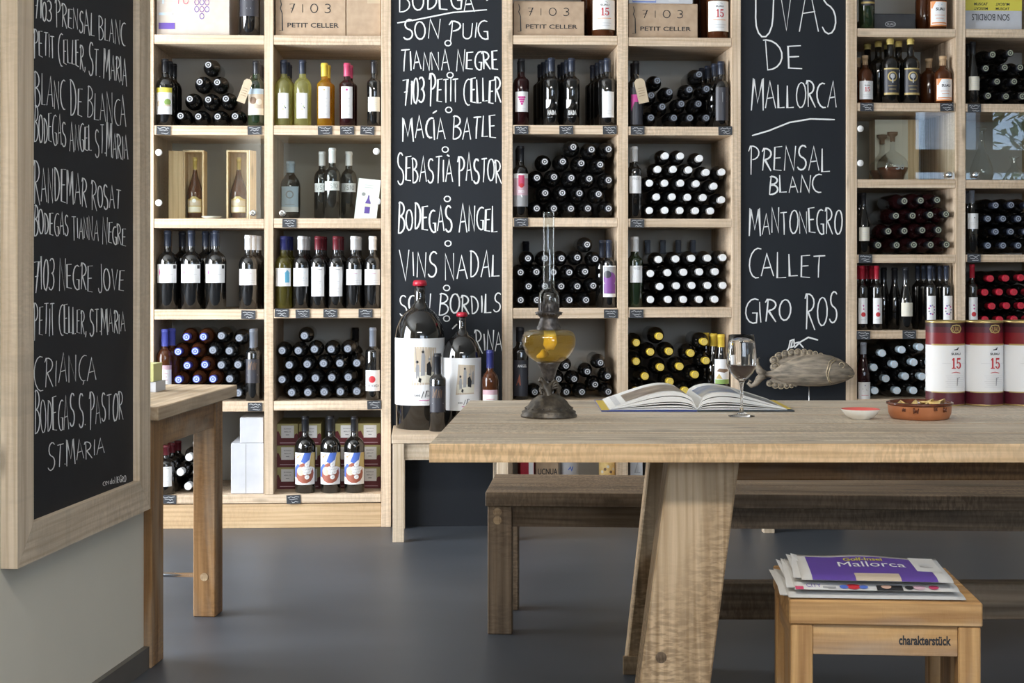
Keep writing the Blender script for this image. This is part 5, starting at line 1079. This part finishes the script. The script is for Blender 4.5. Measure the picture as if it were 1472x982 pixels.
# newspapers: folded sheets with a soft rise
def paper(label, x0, y0, w_, d_, zb, th_, rot, m, dec, rise, lift=0.0, name='newspaper', top=True):
    t = thing(name, label, 'newspaper', tuple(sp + Matrix.Rotation(SRA, 3, 'Z') @ Vector((x0, y0, 0)) + Vector((0, 0, zb))), SRA + rot)
    nx, ny = 18, 10
    def zz(a, b): return rise * math.sin(PI * min(1, a * 1.05)) * b + lift * max(0, (1 - a * 4)) * b + .0015 * math.sin(a * 9 + b * 4) * b
    def zt_(a, b):
        e = 1 - max(0, 1 - b * 9) ** 2; return zz(a, b) + th_ * (.5 + .5 * e)
    def zl_(a, b):
        e = 1 - max(0, 1 - b * 9) ** 2; return zz(a, b) * .0 + th_ * (.5 - .5 * e)
    mb = MB(); vs = []; fs = []
    for f in (zt_, zl_):
        for j in range(ny + 1):
            for i in range(nx + 1): vs.append((w_ * i / nx, d_ * j / ny, f(i / nx, j / ny)))
    o_ = (nx + 1) * (ny + 1); q = lambda i, j: j * (nx + 1) + i
    for j in range(ny):
        for i in range(nx):
            fs.append((q(i, j), q(i + 1, j), q(i + 1, j + 1), q(i, j + 1))); fs.append((o_ + q(i, j), o_ + q(i, j + 1), o_ + q(i + 1, j + 1), o_ + q(i + 1, j)))
    for i in range(nx): fs.append((o_ + q(i, 0), o_ + q(i + 1, 0), q(i + 1, 0), q(i, 0))); fs.append((q(i, ny), q(i + 1, ny), o_ + q(i + 1, ny), o_ + q(i, ny)))
    for j in range(ny): fs.append((q(0, j), q(0, j + 1), o_ + q(0, j + 1), o_ + q(0, j))); fs.append((o_ + q(nx, j), o_ + q(nx, j + 1), q(nx, j + 1), q(nx, j)))
    mb.add(vs, fs, M[m], True); mb.build('folded_sheets', t)
    # loose leaf corners at the left edge
    for k in range(2):
        mb = MB(); hgt = th_ * (.5 + .25 * k); L1 = [(-.010 - .006 * k, d_ * .10, hgt * .6), (.03, 0.012, hgt), (.03, d_ * .96, hgt), (-.018 + .01 * k, d_ * .98, hgt + .006 + lift * .8)]
        mb.add(L1, [(0, 1, 2, 3)], M['newsprint']); mb.add([(a, b, c - .0006) for a, b, c in L1], [(3, 2, 1, 0)], M['newsprint']); mb.build('leaf', t)
    if dec:
        mb = MB()
        def mp(a, b, o): return (w_ * a, d_ * b, zt_(a, b) + o)
        for it in dec:
            if it[0] == 'grid':
                _, a0, b0, a1, b1, mm = it; n1, n2 = 14, 10
                vv = [mp(a0 + (a1 - a0) * i / n1, b0 + (b1 - b0) * j / n2, .0006 + it_off(it)) for j in range(n2 + 1) for i in range(n1 + 1)]
                mb.add(vv, [(j * (n1 + 1) + i, j * (n1 + 1) + i + 1, (j + 1) * (n1 + 1) + i + 1, (j + 1) * (n1 + 1) + i) for j in range(n2) for i in range(n1)], M[mm], True)
            else: decal(mb, [it], mp, w_ / d_, .0014)
        # front fold print
        mb.build('print', t)
    return t
def it_off(it): return {'ink_violet': 0, 'newsprint': .0003, 'label_beige': .0003}.get(it[-1], .0002)
paper('lowest folded newspaper on the stool', .0, .006, .350, .272, sz, .008, .0, 'newsprint', None, .004)
paper('middle newspaper with colour photos along its fold', .014, .014, .325, .255, sz + .0135, .010, .0, 'newsprint', [('grid', .05, .0, .2, .08, 'newsprint'), ('font', 'CITY', .07, .03, .16, .10, .0, 'ink_violet'), ('circ', .36, .06, .055, 'ink_red'), ('circ', .30, .05, .035, 'ink_blue'), ('circ', .42, .05, .035, 'ink_blue'), ('grid', .50, .0, .66, .10, 'ink_black'), ('circ', .56, .06, .04, 'skin'), ('circ', .70, .05, .035, 'ink_black'), ('rect', .17, .02, .25, .05, 'ink_grey'), ('circ', .76, .06, .05, 'label_pinkish'), ('circ', .85, .06, .04, 'cap_pink'), ('grid', .0, .0, .12, .05, 'cap_pink')], .005, .012)
paper('top newspaper with purple page headed Mallorca', .028, .026, .300, .235, sz + .0315, .009, -.03, 'newsprint', [('grid', .07, .0, .90, .90, 'ink_violet'), ('grid', .36, .0, .66, .22, 'label_beige'), ('grid', .80, .35, .97, .99, 'newsprint'), ('rect', .84, .55, .93, .57, 'ink_grey'), ('rect', .84, .62, .93, .64, 'ink_lightgrey'), ('rect', .84, .69, .92, .71, 'ink_lightgrey'), ('font', 'Mallorca', .28, .48, .74, .68, .0, 'paper_white'), ('font', 'Golf-Insel', .33, .72, .60, .84, .02, 'paper_yellow')], .006, .006)

# ================================================================== on the table
# oil lamp
LX = atY(789, 600, 4.04).x; k_ = 4.04 / F
lm = thing('oil_lamp', 'antique oil lamp with amber glass font and tall chimney', 'lamp', (LX, 4.04, TZ))
zpx = lambda y: (600 - y) * k_
def prof(L_): return [(r * k_, zpx(y)) for r, y in L_]
mb = MB(); mb.lathe([(0, .0)] + prof([(40, 600), (40.5, 597), (38.5, 595), (39, 592), (35, 590), (34, 587), (29, 582), (26, 577), (21, 573), (15, 569), (10, 567)]) + [(0, zpx(566))], M['bronze'], 40)
for q in range(24):
    a = q * 2 * PI / 24; mb.lathe([(0, -.003), (.0035, 0), (0, .003)], M['bronze'], 6, Matrix.Translation((33.5 * k_ * math.cos(a), 33.5 * k_ * math.sin(a), zpx(587))))
mb.build('base', lm)
mb = MB(); mb.tube([(0, .008, zpx(568)), (.008, .012, zpx(556)), (.0, .012, zpx(543))], [.009, .007, .009], M['bronze'], 10)
mb.lathe(prof([(6, 548), (8, 544), (10, 538), (12, 531), (16, 524), (17.5, 521), (14, 520.5)]) + [(0, zpx(520.5))], M['bronze_dark'], 32); mb.build('stem', lm)
# the winged figure that holds up the font
def skin(name, verts, edges, rads, m, parent, loc=(0, 0, 0), sub=1, root=0):
    me = bpy.data.meshes.new(name); me.from_pydata(verts, edges, []); o = bpy.data.objects.new(name, me); COL.objects.link(o)
    md = o.modifiers.new('s', 'SKIN'); md.use_smooth_shade = True
    for i, r in enumerate(rads): me.skin_vertices[0].data[i].radius = (r, r)
    me.skin_vertices[0].data[root].use_root = True
    sd = o.modifiers.new('d', 'SUBSURF'); sd.levels = sub; sd.render_levels = sub
    dg = bpy.context.evaluated_depsgraph_get(); dg.update(); m2 = bpy.data.meshes.new_from_object(o.evaluated_get(dg)); bpy.data.objects.remove(o)
    m2.materials.clear(); m2.materials.append(m)
    for p_ in m2.polygons: p_.use_smooth = True
    return obj(name, m2, parent, loc)
q = lambda x, y, d=0: ((x - 789) * k_, d, zpx(y))
fv = [q(788, 575, -.012), q(787, 566, -.013), q(785, 557, -.012), q(782, 551, -.014), q(778, 546, -.017), q(791, 583, -.022), q(783, 584, -.024), q(781, 590, -.03), q(797, 580, -.02), q(798, 588, -.03), q(792, 552, -.006), q(797, 545, .0), q(776, 559, -.018), q(779, 568, -.024), q(774, 545, -.019)]
fe = [(0, 1), (1, 2), (2, 3), (3, 4), (4, 14), (0, 6), (6, 7), (0, 8), (8, 9), (2, 10), (10, 11), (2, 12), (12, 13)]
fr_ = [.0095, .009, .0095, .0055, .0085, .006, .0065, .0045, .0065, .0045, .0048, .004, .0045, .0038, .0075]
fv.pop(5); fr_.pop(5); fe = [(a - (a > 5), b - (b > 5)) for a, b in fe]
skin('figure', fv, fe, fr_, M['bronze'], lm, sub=2)
mb = MB(); wpts = [q(793, 558, -.004), q(803, 545, .004), q(806, 556, .006), q(805, 570, .006), q(799, 578, .0), q(796, 568, -.002)]
for q_ in range(3): mb.tube([q(792, 556 + q_ * 2, -.004), q(799 + q_ * 1.5, 549 + q_ * 4, .002), q(805 - q_, 558 + q_ * 6, .005), q(802 - q_ * 2, 570 + q_ * 3, .004)], [.004, .0045, .004, .001], M['bronze'], 8)
mb.build('wing', lm)
mb = MB(); mb.tube([q(779, 574, -.03), q(783, 580, -.034), q(781, 589, -.038), q(788, 586, -.04), q(793, 576, -.034)], [.003, .006, .005, .005, .002], M['gilding'], 8); mb.build('drapery', lm)
# font (ribbed amber bowl), with depth
mb = MB(); P0 = prof([(12, 521.5), (20, 520), (28, 514.5), (34, 506), (37.5, 497), (38.5, 489), (37, 482), (34, 478), (28, 475.5), (17, 474.5)]); n = 60; vs = []; fs = []
for i, (r, z_) in enumerate(P0):
    for j in range(n):
        a = 2 * PI * j / n; rr_ = r * (1 + .014 * math.cos(a * 15 + i * .55) * (1 if 1 < i < 8 else .2)); vs.append((rr_ * math.cos(a), rr_ * math.sin(a), z_))
for i in range(len(P0) - 1):
    for j in range(n): fs.append((i * n + j, i * n + (j + 1) % n, (i + 1) * n + (j + 1) % n, (i + 1) * n + j))
m_am = clear('amber_clear', (.985, .90, .64), .02, 1.7, (.90, .66, .16), .06)
mb.add(vs, fs, m_am, True); mb.build('font', lm)
mb = MB(); mb.lathe([(0, zpx(520.5))] + prof([(18, 519), (27, 513), (33, 505), (36, 497), (36.8, 490), (35.5, 483.5)]) + [(0, zpx(483))], clear('oil_clear', (.975, .87, .50), .02, 1.1, (.90, .66, .14), .04), 40); mb.build('oil', lm)
mb = MB(); mb.tube([(0, 0, zpx(474)), (.003, .002, zpx(484)), (.004, .002, zpx(492)), (-.001, 0, zpx(500)), (-.008, .002, zpx(507)), (-.018, .003, zpx(512)), (-.030, -.001, zpx(514))], [.013, .016, .017, .015, .012, .009, .004], mat('wick', (.95, .78, .22), .7), 12); mb.build('wick', lm)
mb = MB(); mb.lathe(prof([(17, 475), (17.5, 471), (15.5, 468), (14, 463), (13, 460), (13, 457), (16, 454), (17, 452.5), (20.5, 450), (17, 449), (14.5, 448)]), M['bronze_dark'], 36)
for q_ in range(28):
    a = q_ * 2 * PI / 28; mb.lathe([(0, -.0025), (.002, 0), (0, .0025)], M['bronze_dark'], 6, Matrix.Translation((18 * k_ * math.cos(a), 18 * k_ * math.sin(a), zpx(452.5))))
mb.build('burner_collar', lm)
mb = MB(); mb.lathe(prof([(14.5, 448.5), (14.8, 443), (14.4, 434), (14.0, 434.0)]), M['bronze_dark'], 36)
for q_ in range(18):
    a = q_ * 2 * PI / 18; mb.tube([(14.6 * k_ * math.cos(a), 14.6 * k_ * math.sin(a), zpx(447)), (14.8 * k_ * math.cos(a), 14.8 * k_ * math.sin(a), zpx(431 if q_ % 2 else 428))], .0013, M['bronze_dark'], 6)
mb.build('gallery', lm)
mb = MB(); mb.lathe(prof([(9, 448), (8, 430), (7, 422)]) + [(0, zpx(421))], M['bronze_dark'], 24); mb.build('burner', lm)
mb = MB(); mb.lathe(prof([(13.6, 445), (14.6, 435), (14.6, 427), (13, 421), (9.5, 417.5), (8.4, 414), (8.3, 360), (8.3, 306), (8.7, 305)]), M['clear_glass'], 96)
mb.lathe(prof([(8.0, 305), (7.7, 306), (7.7, 360), (7.8, 414), (9.0, 417.8), (12.4, 421.3), (14.0, 427), (14.0, 435), (13.0, 445)]), M['clear_glass'], 96); mb.build('chimney', lm)

# open book
bk = thing('open_book', 'large open picture book with blue cover on the table', 'book', (atY(1002, 592, 4.185).x, 4.185, TZ))
kb = 4.185 / F; bd = .335
mb = MB(); mb.box(-138 * kb, 0, -.004, bd, .0005, .0035, mat('cover_blue', (.03, .06, .30), .35), .001); mb.build('left_cover', bk)
mb = MB(); mb.box(.0003, 140 * kb, -.004, bd, .0005, .0035, mat('cover_green', (.03, .045, .06), .35), .001); mb.build('right_cover', bk)
mb = MB(); mb.box(-137.5 * kb, -126 * kb, 0, bd - .03, .0036, .0046, M['cap_yellow']); mb.build('left_flap', bk)
mb = MB(); mb.box(130 * kb, 139 * kb, .04, bd - .03, .0036, .0046, M['cap_yellow']); mb.build('right_flap', bk)
def pagecurve(side, f, wd, hmax, hend, n=16):
    pts = []
    for i in range(n + 1):
        t_ = i / n; x = wd * t_
        hgt = hend + (hmax - hend) * (math.sin(PI * min(1, t_ * 1.0) ** .55)) if t_ > 0 else .004
        pts.append((side * x, .004 + max(0, hgt) * f if i else .004 + .003 * f))
    return pts
mp_ = M['page']
def sheet(side, lo, hi, wd, hmax, hend, name, yj=0.0, m=mp_):
    a = pagecurve(side, lo, wd, hmax, hend); b = pagecurve(side, hi, wd, hmax, hend); n = len(a)
    vs = [(x, .002 + yj, z_) for x, z_ in a] + [(x, .002 + yj, z_) for x, z_ in b] + [(x, bd - .006 + yj, z_) for x, z_ in a] + [(x, bd - .006 + yj, z_) for x, z_ in b]
    fs = []
    for i in range(n - 1):
        fs += [(i, i + 1, n + i + 1, n + i), (2 * n + i, 3 * n + i, 3 * n + i + 1, 2 * n + i + 1), (n + i, n + i + 1, 3 * n + i + 1, 3 * n + i), (i, 2 * n + i, 2 * n + i + 1, i + 1)]
    fs += [(0, n, 3 * n, 2 * n), (n - 1, 3 * n - 1, 4 * n - 1, 2 * n - 1)]
    if side < 0: fs = [f[::-1] for f in fs]
    mb = MB(); mb.add(vs, fs, m, False); return mb.build(name, bk), b
for side, wd, hm, he in ((-1, 126 * kb, .048, .003), (1, 130 * kb, .046, .004)):
    for lo, hi, wf in ((.02, .10, 1.0), (.16, .24, .98), (.34, .40, 1.0), (.46, .74, .99), (.79, 1.0, .985)):
        o, top = sheet(side, lo, hi, wd * wf, hm, he, 'pages')
    mb = MB(); lst = [(x, z_ + .0006) for x, z_ in top]
    def pic(i0, i1, y0, y1, m_, dz=0.0):
        seg = lst[i0:i1 + 1]; vs = [(x, y0, z_ + dz) for x, z_ in seg] + [(x, y1, z_ + dz) for x, z_ in seg]; n = len(seg)
        fs = [(i, i + 1, n + i + 1, n + i) for i in range(n - 1)]
        if side < 0: fs = [f[::-1] for f in fs]
        mb.add(vs, fs, m_, True)
    if side < 0:
        pic(1, 13, .04, .25, noisy('photo_brown', (.16, .12, .09), (.45, .38, .30), .3, 18, detail=6)); pic(14, 15, .03, .30, noisy('text_page', (.5, .5, .5), (.7, .7, .7), .5, 120), .0002)
    else:
        pic(1, 8, .03, .25, noisy('photo_blue', (.10, .18, .36), (.50, .48, .42), .3, 16, detail=6)); pic(9, 15, .02, .22, noisy('photo_town', (.12, .14, .17), (.48, .46, .42), .3, 40, detail=6), .0002)
    mb.build('printed_pictures', bk)

# wine glass
gx = atY(1066, 599, 4.05).x; kg = 4.05 / F
wg = thing('wine_glass', 'stemmed glass of red wine in front of the open book', 'glass', (gx, 4.05, TZ)); gz = lambda y: (600 - y) * kg
gp = lambda L_: [(r * kg, gz(y)) for r, y in L_]
mb = MB(); mb.lathe([(0, .0005)] + gp([(19, 599.5), (19, 598.8), (10, 597.3), (3.2, 593.5), (1.9, 585), (1.8, 570), (2.4, 556), (4.5, 549), (10, 544.5), (16.5, 537), (21, 528), (21.8, 523), (21, 510), (19.2, 494), (17.6, 482.5), (17.2, 482.5), (18.8, 494), (20.5, 510), (21.2, 523), (20.4, 528), (16, 536.5), (9.6, 543.5), (4, 547.5)]) + [(0, gz(548))], M['solid_glass'], 40); mb.build('bowl_and_stem', wg)
mb = MB(); mb.lathe([(0, gz(547))] + gp([(4, 546.8), (9.3, 543), (15.6, 536), (20, 528), (20.6, 526.5)]) + [(0, gz(526.5))], M['red_wine'], 40); mb.build('wine', wg)

# carved fish on a rod
kf = 6.86 / F; fx = lambda x: (x - 1163) * kf; fz = lambda y: H - (y - HY) * kf
fp = atY(1163, 575, 6.86)
fi = thing('carved_fish', 'carved grey-brown wooden fish on a thin rod before the chalkboard', 'sculpture', (fp.x, fp.y, 0))
sec = [(1228.5, 537, 1, 1), (1226, 536.5, 6, 4), (1218, 535, 12, 8), (1207, 533.5, 17.5, 11), (1194, 532.5, 21.5, 13), (1178, 532, 23.5, 14), (1160, 532.5, 23, 13), (1142, 534, 20, 11), (1126, 536, 14.5, 8), (1115, 537.5, 8.5, 5.5), (1108, 538, 5, 4), (1102, 538, 4, 3.5), (1097, 538.5, 5.5, 3), (1092, 539, 7, 2.5)]
mb = MB(); n = 20; vs = []; fs = []
for x, y, a, b in sec:
    for j in range(n): t_ = 2 * PI * j / n; vs.append((fx(x), b * kf * math.cos(t_), fz(y) + a * kf * math.sin(t_)))
for i in range(len(sec) - 1):
    for j in range(n): fs.append((i * n + j, (i + 1) * n + j, (i + 1) * n + (j + 1) % n, i * n + (j + 1) % n))
fs += [tuple(range(n))[::-1], tuple(range((len(sec) - 1) * n, len(sec) * n))]
mb.add(vs, [f[::-1] for f in fs], M['fish_wood'], True); mb.build('body', fi)
def curl(cx, cy, r, a0, turns, wd, n=12, d=0.0):
    return [(fx(cx + r * (1 - .62 * k / n) * math.cos(a0 + turns * 2 * PI * k / n)), d, fz(cy - r * (1 - .62 * k / n) * math.sin(a0 + turns * 2 * PI * k / n))) for k in range(n + 1)]
mb = MB(); ml = M['fish_wood']
tops = [(1113, 527, 7), (1112, 517, 6.5), (1119, 511.5, 6.5), (1128, 508.5, 6.5), (1137, 507, 6.2), (1146, 506, 6), (1155, 506, 5.6), (1163, 507, 5.2), (1171, 508.5, 4.6), (1179, 510.5, 4)]
for cx, cy, r in tops:
    mb.lathe([(0, -.006), (r * .8 * kf, -.005), (r * .9 * kf, 0), (r * .8 * kf, .005), (0, .006)], ml, 12, Matrix.Translation((fx(cx), 0, fz(cy + 1))) @ Matrix.Rotation(PI / 2, 4, 'X'))
mb.prism([(fx(a), fz(b)) for a, b in ((1108, 534), (1110, 518), (1125, 511), (1160, 508), (1185, 514), (1195, 522), (1150, 530), (1120, 538))][::-1], -.004, .004, ml, Matrix.Rotation(PI / 2, 4, 'X')); mb.build('dorsal_fin', fi)
mb = MB()
for cx, cy, r in ((1106, 551, 5.5), (1114, 554, 5.5), (1122, 555, 5.2), (1130, 555, 4.6), (1137, 554.5, 4), (1144, 553.5, 3.2)):
    mb.lathe([(0, -.006), (r * .8 * kf, -.005), (r * .9 * kf, 0), (r * .8 * kf, .005), (0, .006)], ml, 12, Matrix.Translation((fx(cx), 0, fz(cy))) @ Matrix.Rotation(PI / 2, 4, 'X'))
mb.prism([(fx(a), fz(b)) for a, b in ((1112, 542), (1104, 548), (1112, 557), (1130, 557), (1150, 553), (1160, 550), (1140, 545))], -.004, .004, ml, Matrix.Rotation(PI / 2, 4, 'X')); mb.build('belly_fin', fi)
mb = MB(); mb.tube([q3 for q3 in [(fx(a), 0, fz(b)) for a, b in ((1098, 538), (1092, 533), (1088, 525), (1088, 517), (1092, 514))]], [.018, .016, .012, .009, .005], ml, 8)
mb.tube([(fx(a), 0, fz(b)) for a, b in ((1098, 539), (1091, 545), (1086, 552), (1080, 555), (1075, 551), (1077, 547), (1080, 549))], [.018, .016, .012, .009, .007, .006, .004], ml, 8); mb.build('tail_fin', fi)
mb = MB(); gm = M['fish_gold']
for cx, cy, r in tops: mb.tube(curl(cx, cy, r, -.5, .85, 0, 12, -.0062), .0012, gm, 5)
for cx, cy, r in ((1106, 551, 5.5), (1114, 554, 5.5), (1122, 555, 5.2), (1130, 555, 4.6), (1137, 554.5, 4)): mb.tube(curl(cx, cy, r, .5, -.85, 0, 12, -.0062), .0012, gm, 5)
def bodyd(x, y):                                         # front surface depth of the body at picture point
    for (x0, y0, a0, b0), (x1, y1, a1, b1) in zip(sec, sec[1:]):
        if x1 <= x <= x0:
            t_ = (x0 - x) / (x0 - x1); yc = y0 + (y1 - y0) * t_; a = a0 + (a1 - a0) * t_; b = b0 + (b1 - b0) * t_; s_ = max(0, 1 - ((y - yc) / a) ** 2); return -b * kf * math.sqrt(s_) - .001
    return -.003
for pl in (((1197, 515), (1190, 520), (1187, 528), (1185, 535), (1188, 545), (1192, 551)), ((1200, 517), (1193, 522), (1190, 530), (1188, 537), (1190, 546), (1195, 550))):
    mb.tube([(fx(a), bodyd(a, b), fz(b)) for a, b in pl], .0022, gm, 6)
mb.tube([(fx(1208 + 4 * math.cos(a)), bodyd(1208, 525), fz(524.5 + 4 * math.sin(a))) for a in [k * PI / 6 for k in range(12)]], .0018, gm, 6, True)
mb.tube([(fx(a), bodyd(a, b), fz(b)) for a, b in ((1218, 540), (1223, 541), (1227, 539))], .0014, gm, 6)
mb.build('gilt_lines', fi)
mb = MB(); mb.tube([(0, 0, ZB + .012), (0, 0, fz(552))], .0025, M['steel'], 8); mb.build('rod', fi)
mb = MB(); mb.box(-.05, .05, -.035, .035, ZB, ZB + .013, wood('dark', 'x'), .002); mb.build('plinth_block', fi)

# three gift tins
for k, (xc, wh) in enumerate(((1358.5, 'leftmost'), (1413.8, 'middle'), (1469.5, 'rightmost, cut by the picture edge'))):
    Yt = 4.40; r = 27.3 / F * Yt; p = atY(xc, 584, Yt); hT = 121 / F * Yt
    t = thing('gift_tin', 'tall red and white tin marked 15, %s of three' % wh, 'tin', (p.x, p.y, TZ), .0, 'red and white gift tins')
    mb = MB(); mb.lathe([(0, .001), (r * .985, .001), (r * 1.012, 0), (r * 1.012, .0035), (r, .004)], M['tin_gold'], 40); mb.build('bottom_rim', t)
    mb = MB(); mb.lathe([(r, .004), (r, hT * .165)], M['tin_maroon'], 40); mb.lathe([(r, hT * .165), (r, hT * .715)], M['paper_white'], 40); mb.lathe([(r, hT * .715), (r, hT * .86)], M['tin_red'], 40); mb.lathe([(r, hT * .86), (r, hT * .93)], M['tin_maroon'], 40); mb.lathe([(r, hT * .93), (r, hT * .975)], M['tin_dark'], 40); mb.build('body', t)
    mb = MB(); mb.lathe([(r, hT * .975), (r * 1.012, hT * .977), (r * 1.012, hT * .995), (r * .97, hT), (r * .96, hT * .985), (0, hT * .985)], M['tin_gold'], 40); mb.build('lid', t)
    mb = MB(); ang = -.35
    cu = lambda s_, tt, o: ((r + o) * math.sin((s_ * 2 - 1) * 1.3 + .28), -(r + o) * math.cos((s_ * 2 - 1) * 1.3 + .28), hT * tt)
    decal(mb, [('rect', .0, .155, 1, .168, 'ink_gold'), ('rect', 0, .712, 1, .728, 'ink_gold'), ('font', 'SUAU', .41, .875, .62, .935, .0, 'ink_gold'), ('line', [(.40, .905), (.44, .945), (.52, .952), (.60, .945), (.64, .905), (.60, .868), (.52, .86), (.44, .868), (.40, .905)], .006, 'ink_gold'),
        ('line', [(.47, .66), (.55, .665), (.57, .685), (.53, .675)], .006, 'ink_black'), ('line', [(.42, .645), (.62, .645)], .002, 'ink_grey'), ('font', 'SUAU', .41, .60, .62, .628, .03, 'ink_black')] + fifteen(.42, .44, .63, .565) + [('rect', .1, .99, .11, .991, 'ink_gold'), ('rect', .24, .50, .40, .503, 'ink_lightgrey'), ('rect', .64, .50, .78, .503, 'ink_lightgrey'), ('line', [(.41, .39), (.5, .40), (.6, .388)], .004, 'ink_red')]
        + [('rect', .3 + .02 * (q_ % 3), .355 - .022 * q_, .7 - .015 * (q_ % 2), .358 - .022 * q_, 'ink_lightgrey') for q_ in range(7)] + [('line', [(.52, .24), (.53, .33), (.58, .335)], .006, 'ink_grey')], cu, 2.6 * r / hT, .0005, .00008, 16)
    mb.build('print', t)
# bowls
kb2 = 3.98 / F; p = atY(1237, 600, 3.98)
t = thing('small_bowl', 'small cream bowl with red inside, left of the terracotta dish', 'bowl', (p.x, 3.98, TZ))
mb = MB(); mb.lathe([(0, .001), (13 * kb2, 0), (14 * kb2, .002), (22 * kb2, .010), (28 * kb2, .024), (27.8 * kb2, .0255)], M['ceramic'], 40); mb.build('outside', t)
mb = MB(); mb.lathe([(27.8 * kb2, .0255), (26.8 * kb2, .025), (20 * kb2, .012), (12 * kb2, .006), (0, .005)][::1], M['ceramic_red'], 40); mb.build('inside', t)
p = atY(1322, 600, 4.0); kt = 4.0 / F
t = thing('terracotta_dish', 'brown glazed terracotta dish holding snacks, front right of the table', 'dish', (p.x, 4.0, TZ))
mb = MB(); mb.lathe([(0, .001), (38 * kt, 0), (41 * kt, .003), (44 * kt, .014), (45 * kt, .034)], M['terracotta'], 48); mb.build('outside', t)
mb = MB(); mb.lathe([(45 * kt, .034), (47 * kt, .036), (47 * kt, .041), (44.5 * kt, .0425), (43 * kt, .036), (41 * kt, .012), (0, .010)], M['glaze_brown'], 48); mb.build('rim', t)
mb = MB()
for a0, z0_, L2 in ((-2.0, .032, .6), (-1.35, .034, .35), (-1.0, .033, .5), (-2.35, .03, .3)):
    pts = [(45.2 * kt * math.cos(a0 + .25 * L2 * k / 5), 45.2 * kt * math.sin(a0 + .25 * L2 * k / 5), z0_ - .022 * L2 * abs(math.sin(k * 1.9))) for k in range(6)]
    mb.tube(pts, [.002, .004, .0025, .004, .0025, .001], M['glaze_brown'], 6)
mb.build('glaze_drips', t)
rc = random.Random(5)
for k, (dx, dy, dz, s_) in enumerate(((.045, .0, .034, 1.2), (.020, .012, .033, 1.1), (.030, -.018, .032, 1.0), (-.035, .005, .028, 1.0), (-.050, -.015, .027, .9), (-.01, .03, .026, .9), (.005, -.02, .026, .9), (.0, .0, .018, 1.0), (-.03, -.03, .02, .9), (.05, .03, .022, .9))):
    mb = MB(); n = 12; vs = [(0, 0, .003)] + [(.017 * s_ * math.cos(a), .012 * s_ * math.sin(a), .006 * math.cos(2 * a)) for a in [2 * PI * j / n for j in range(n)]]
    vs2 = [(x, y, z_ - .0012) for x, y, z_ in vs]; b = n + 1
    mb.add(vs + vs2, [(0, 1 + j, 1 + (j + 1) % n) for j in range(n)] + [(b, b + 1 + (j + 1) % n, b + 1 + j) for j in range(n)] + [(1 + j, b + 1 + j, b + 1 + (j + 1) % n, 1 + (j + 1) % n) for j in range(n)], M['chip'], True)
    o = obj('crisp', mb.mesh('crisp'), None, (p.x + dx, 4.0 + dy, TZ + dz + .007), (rc.uniform(-.5, .5), rc.uniform(-.4, .4), rc.uniform(0, 3)))
    tag(o, {0: 'large golden crisp standing highest at the right of the terracotta dish', 1: 'golden crisp just left of the highest one in the terracotta dish', 3: 'flat golden crisp at the left side of the terracotta dish'}.get(k, 'golden crisp lying low among others in the terracotta dish'), 'crisp', 'crisps in the terracotta dish')
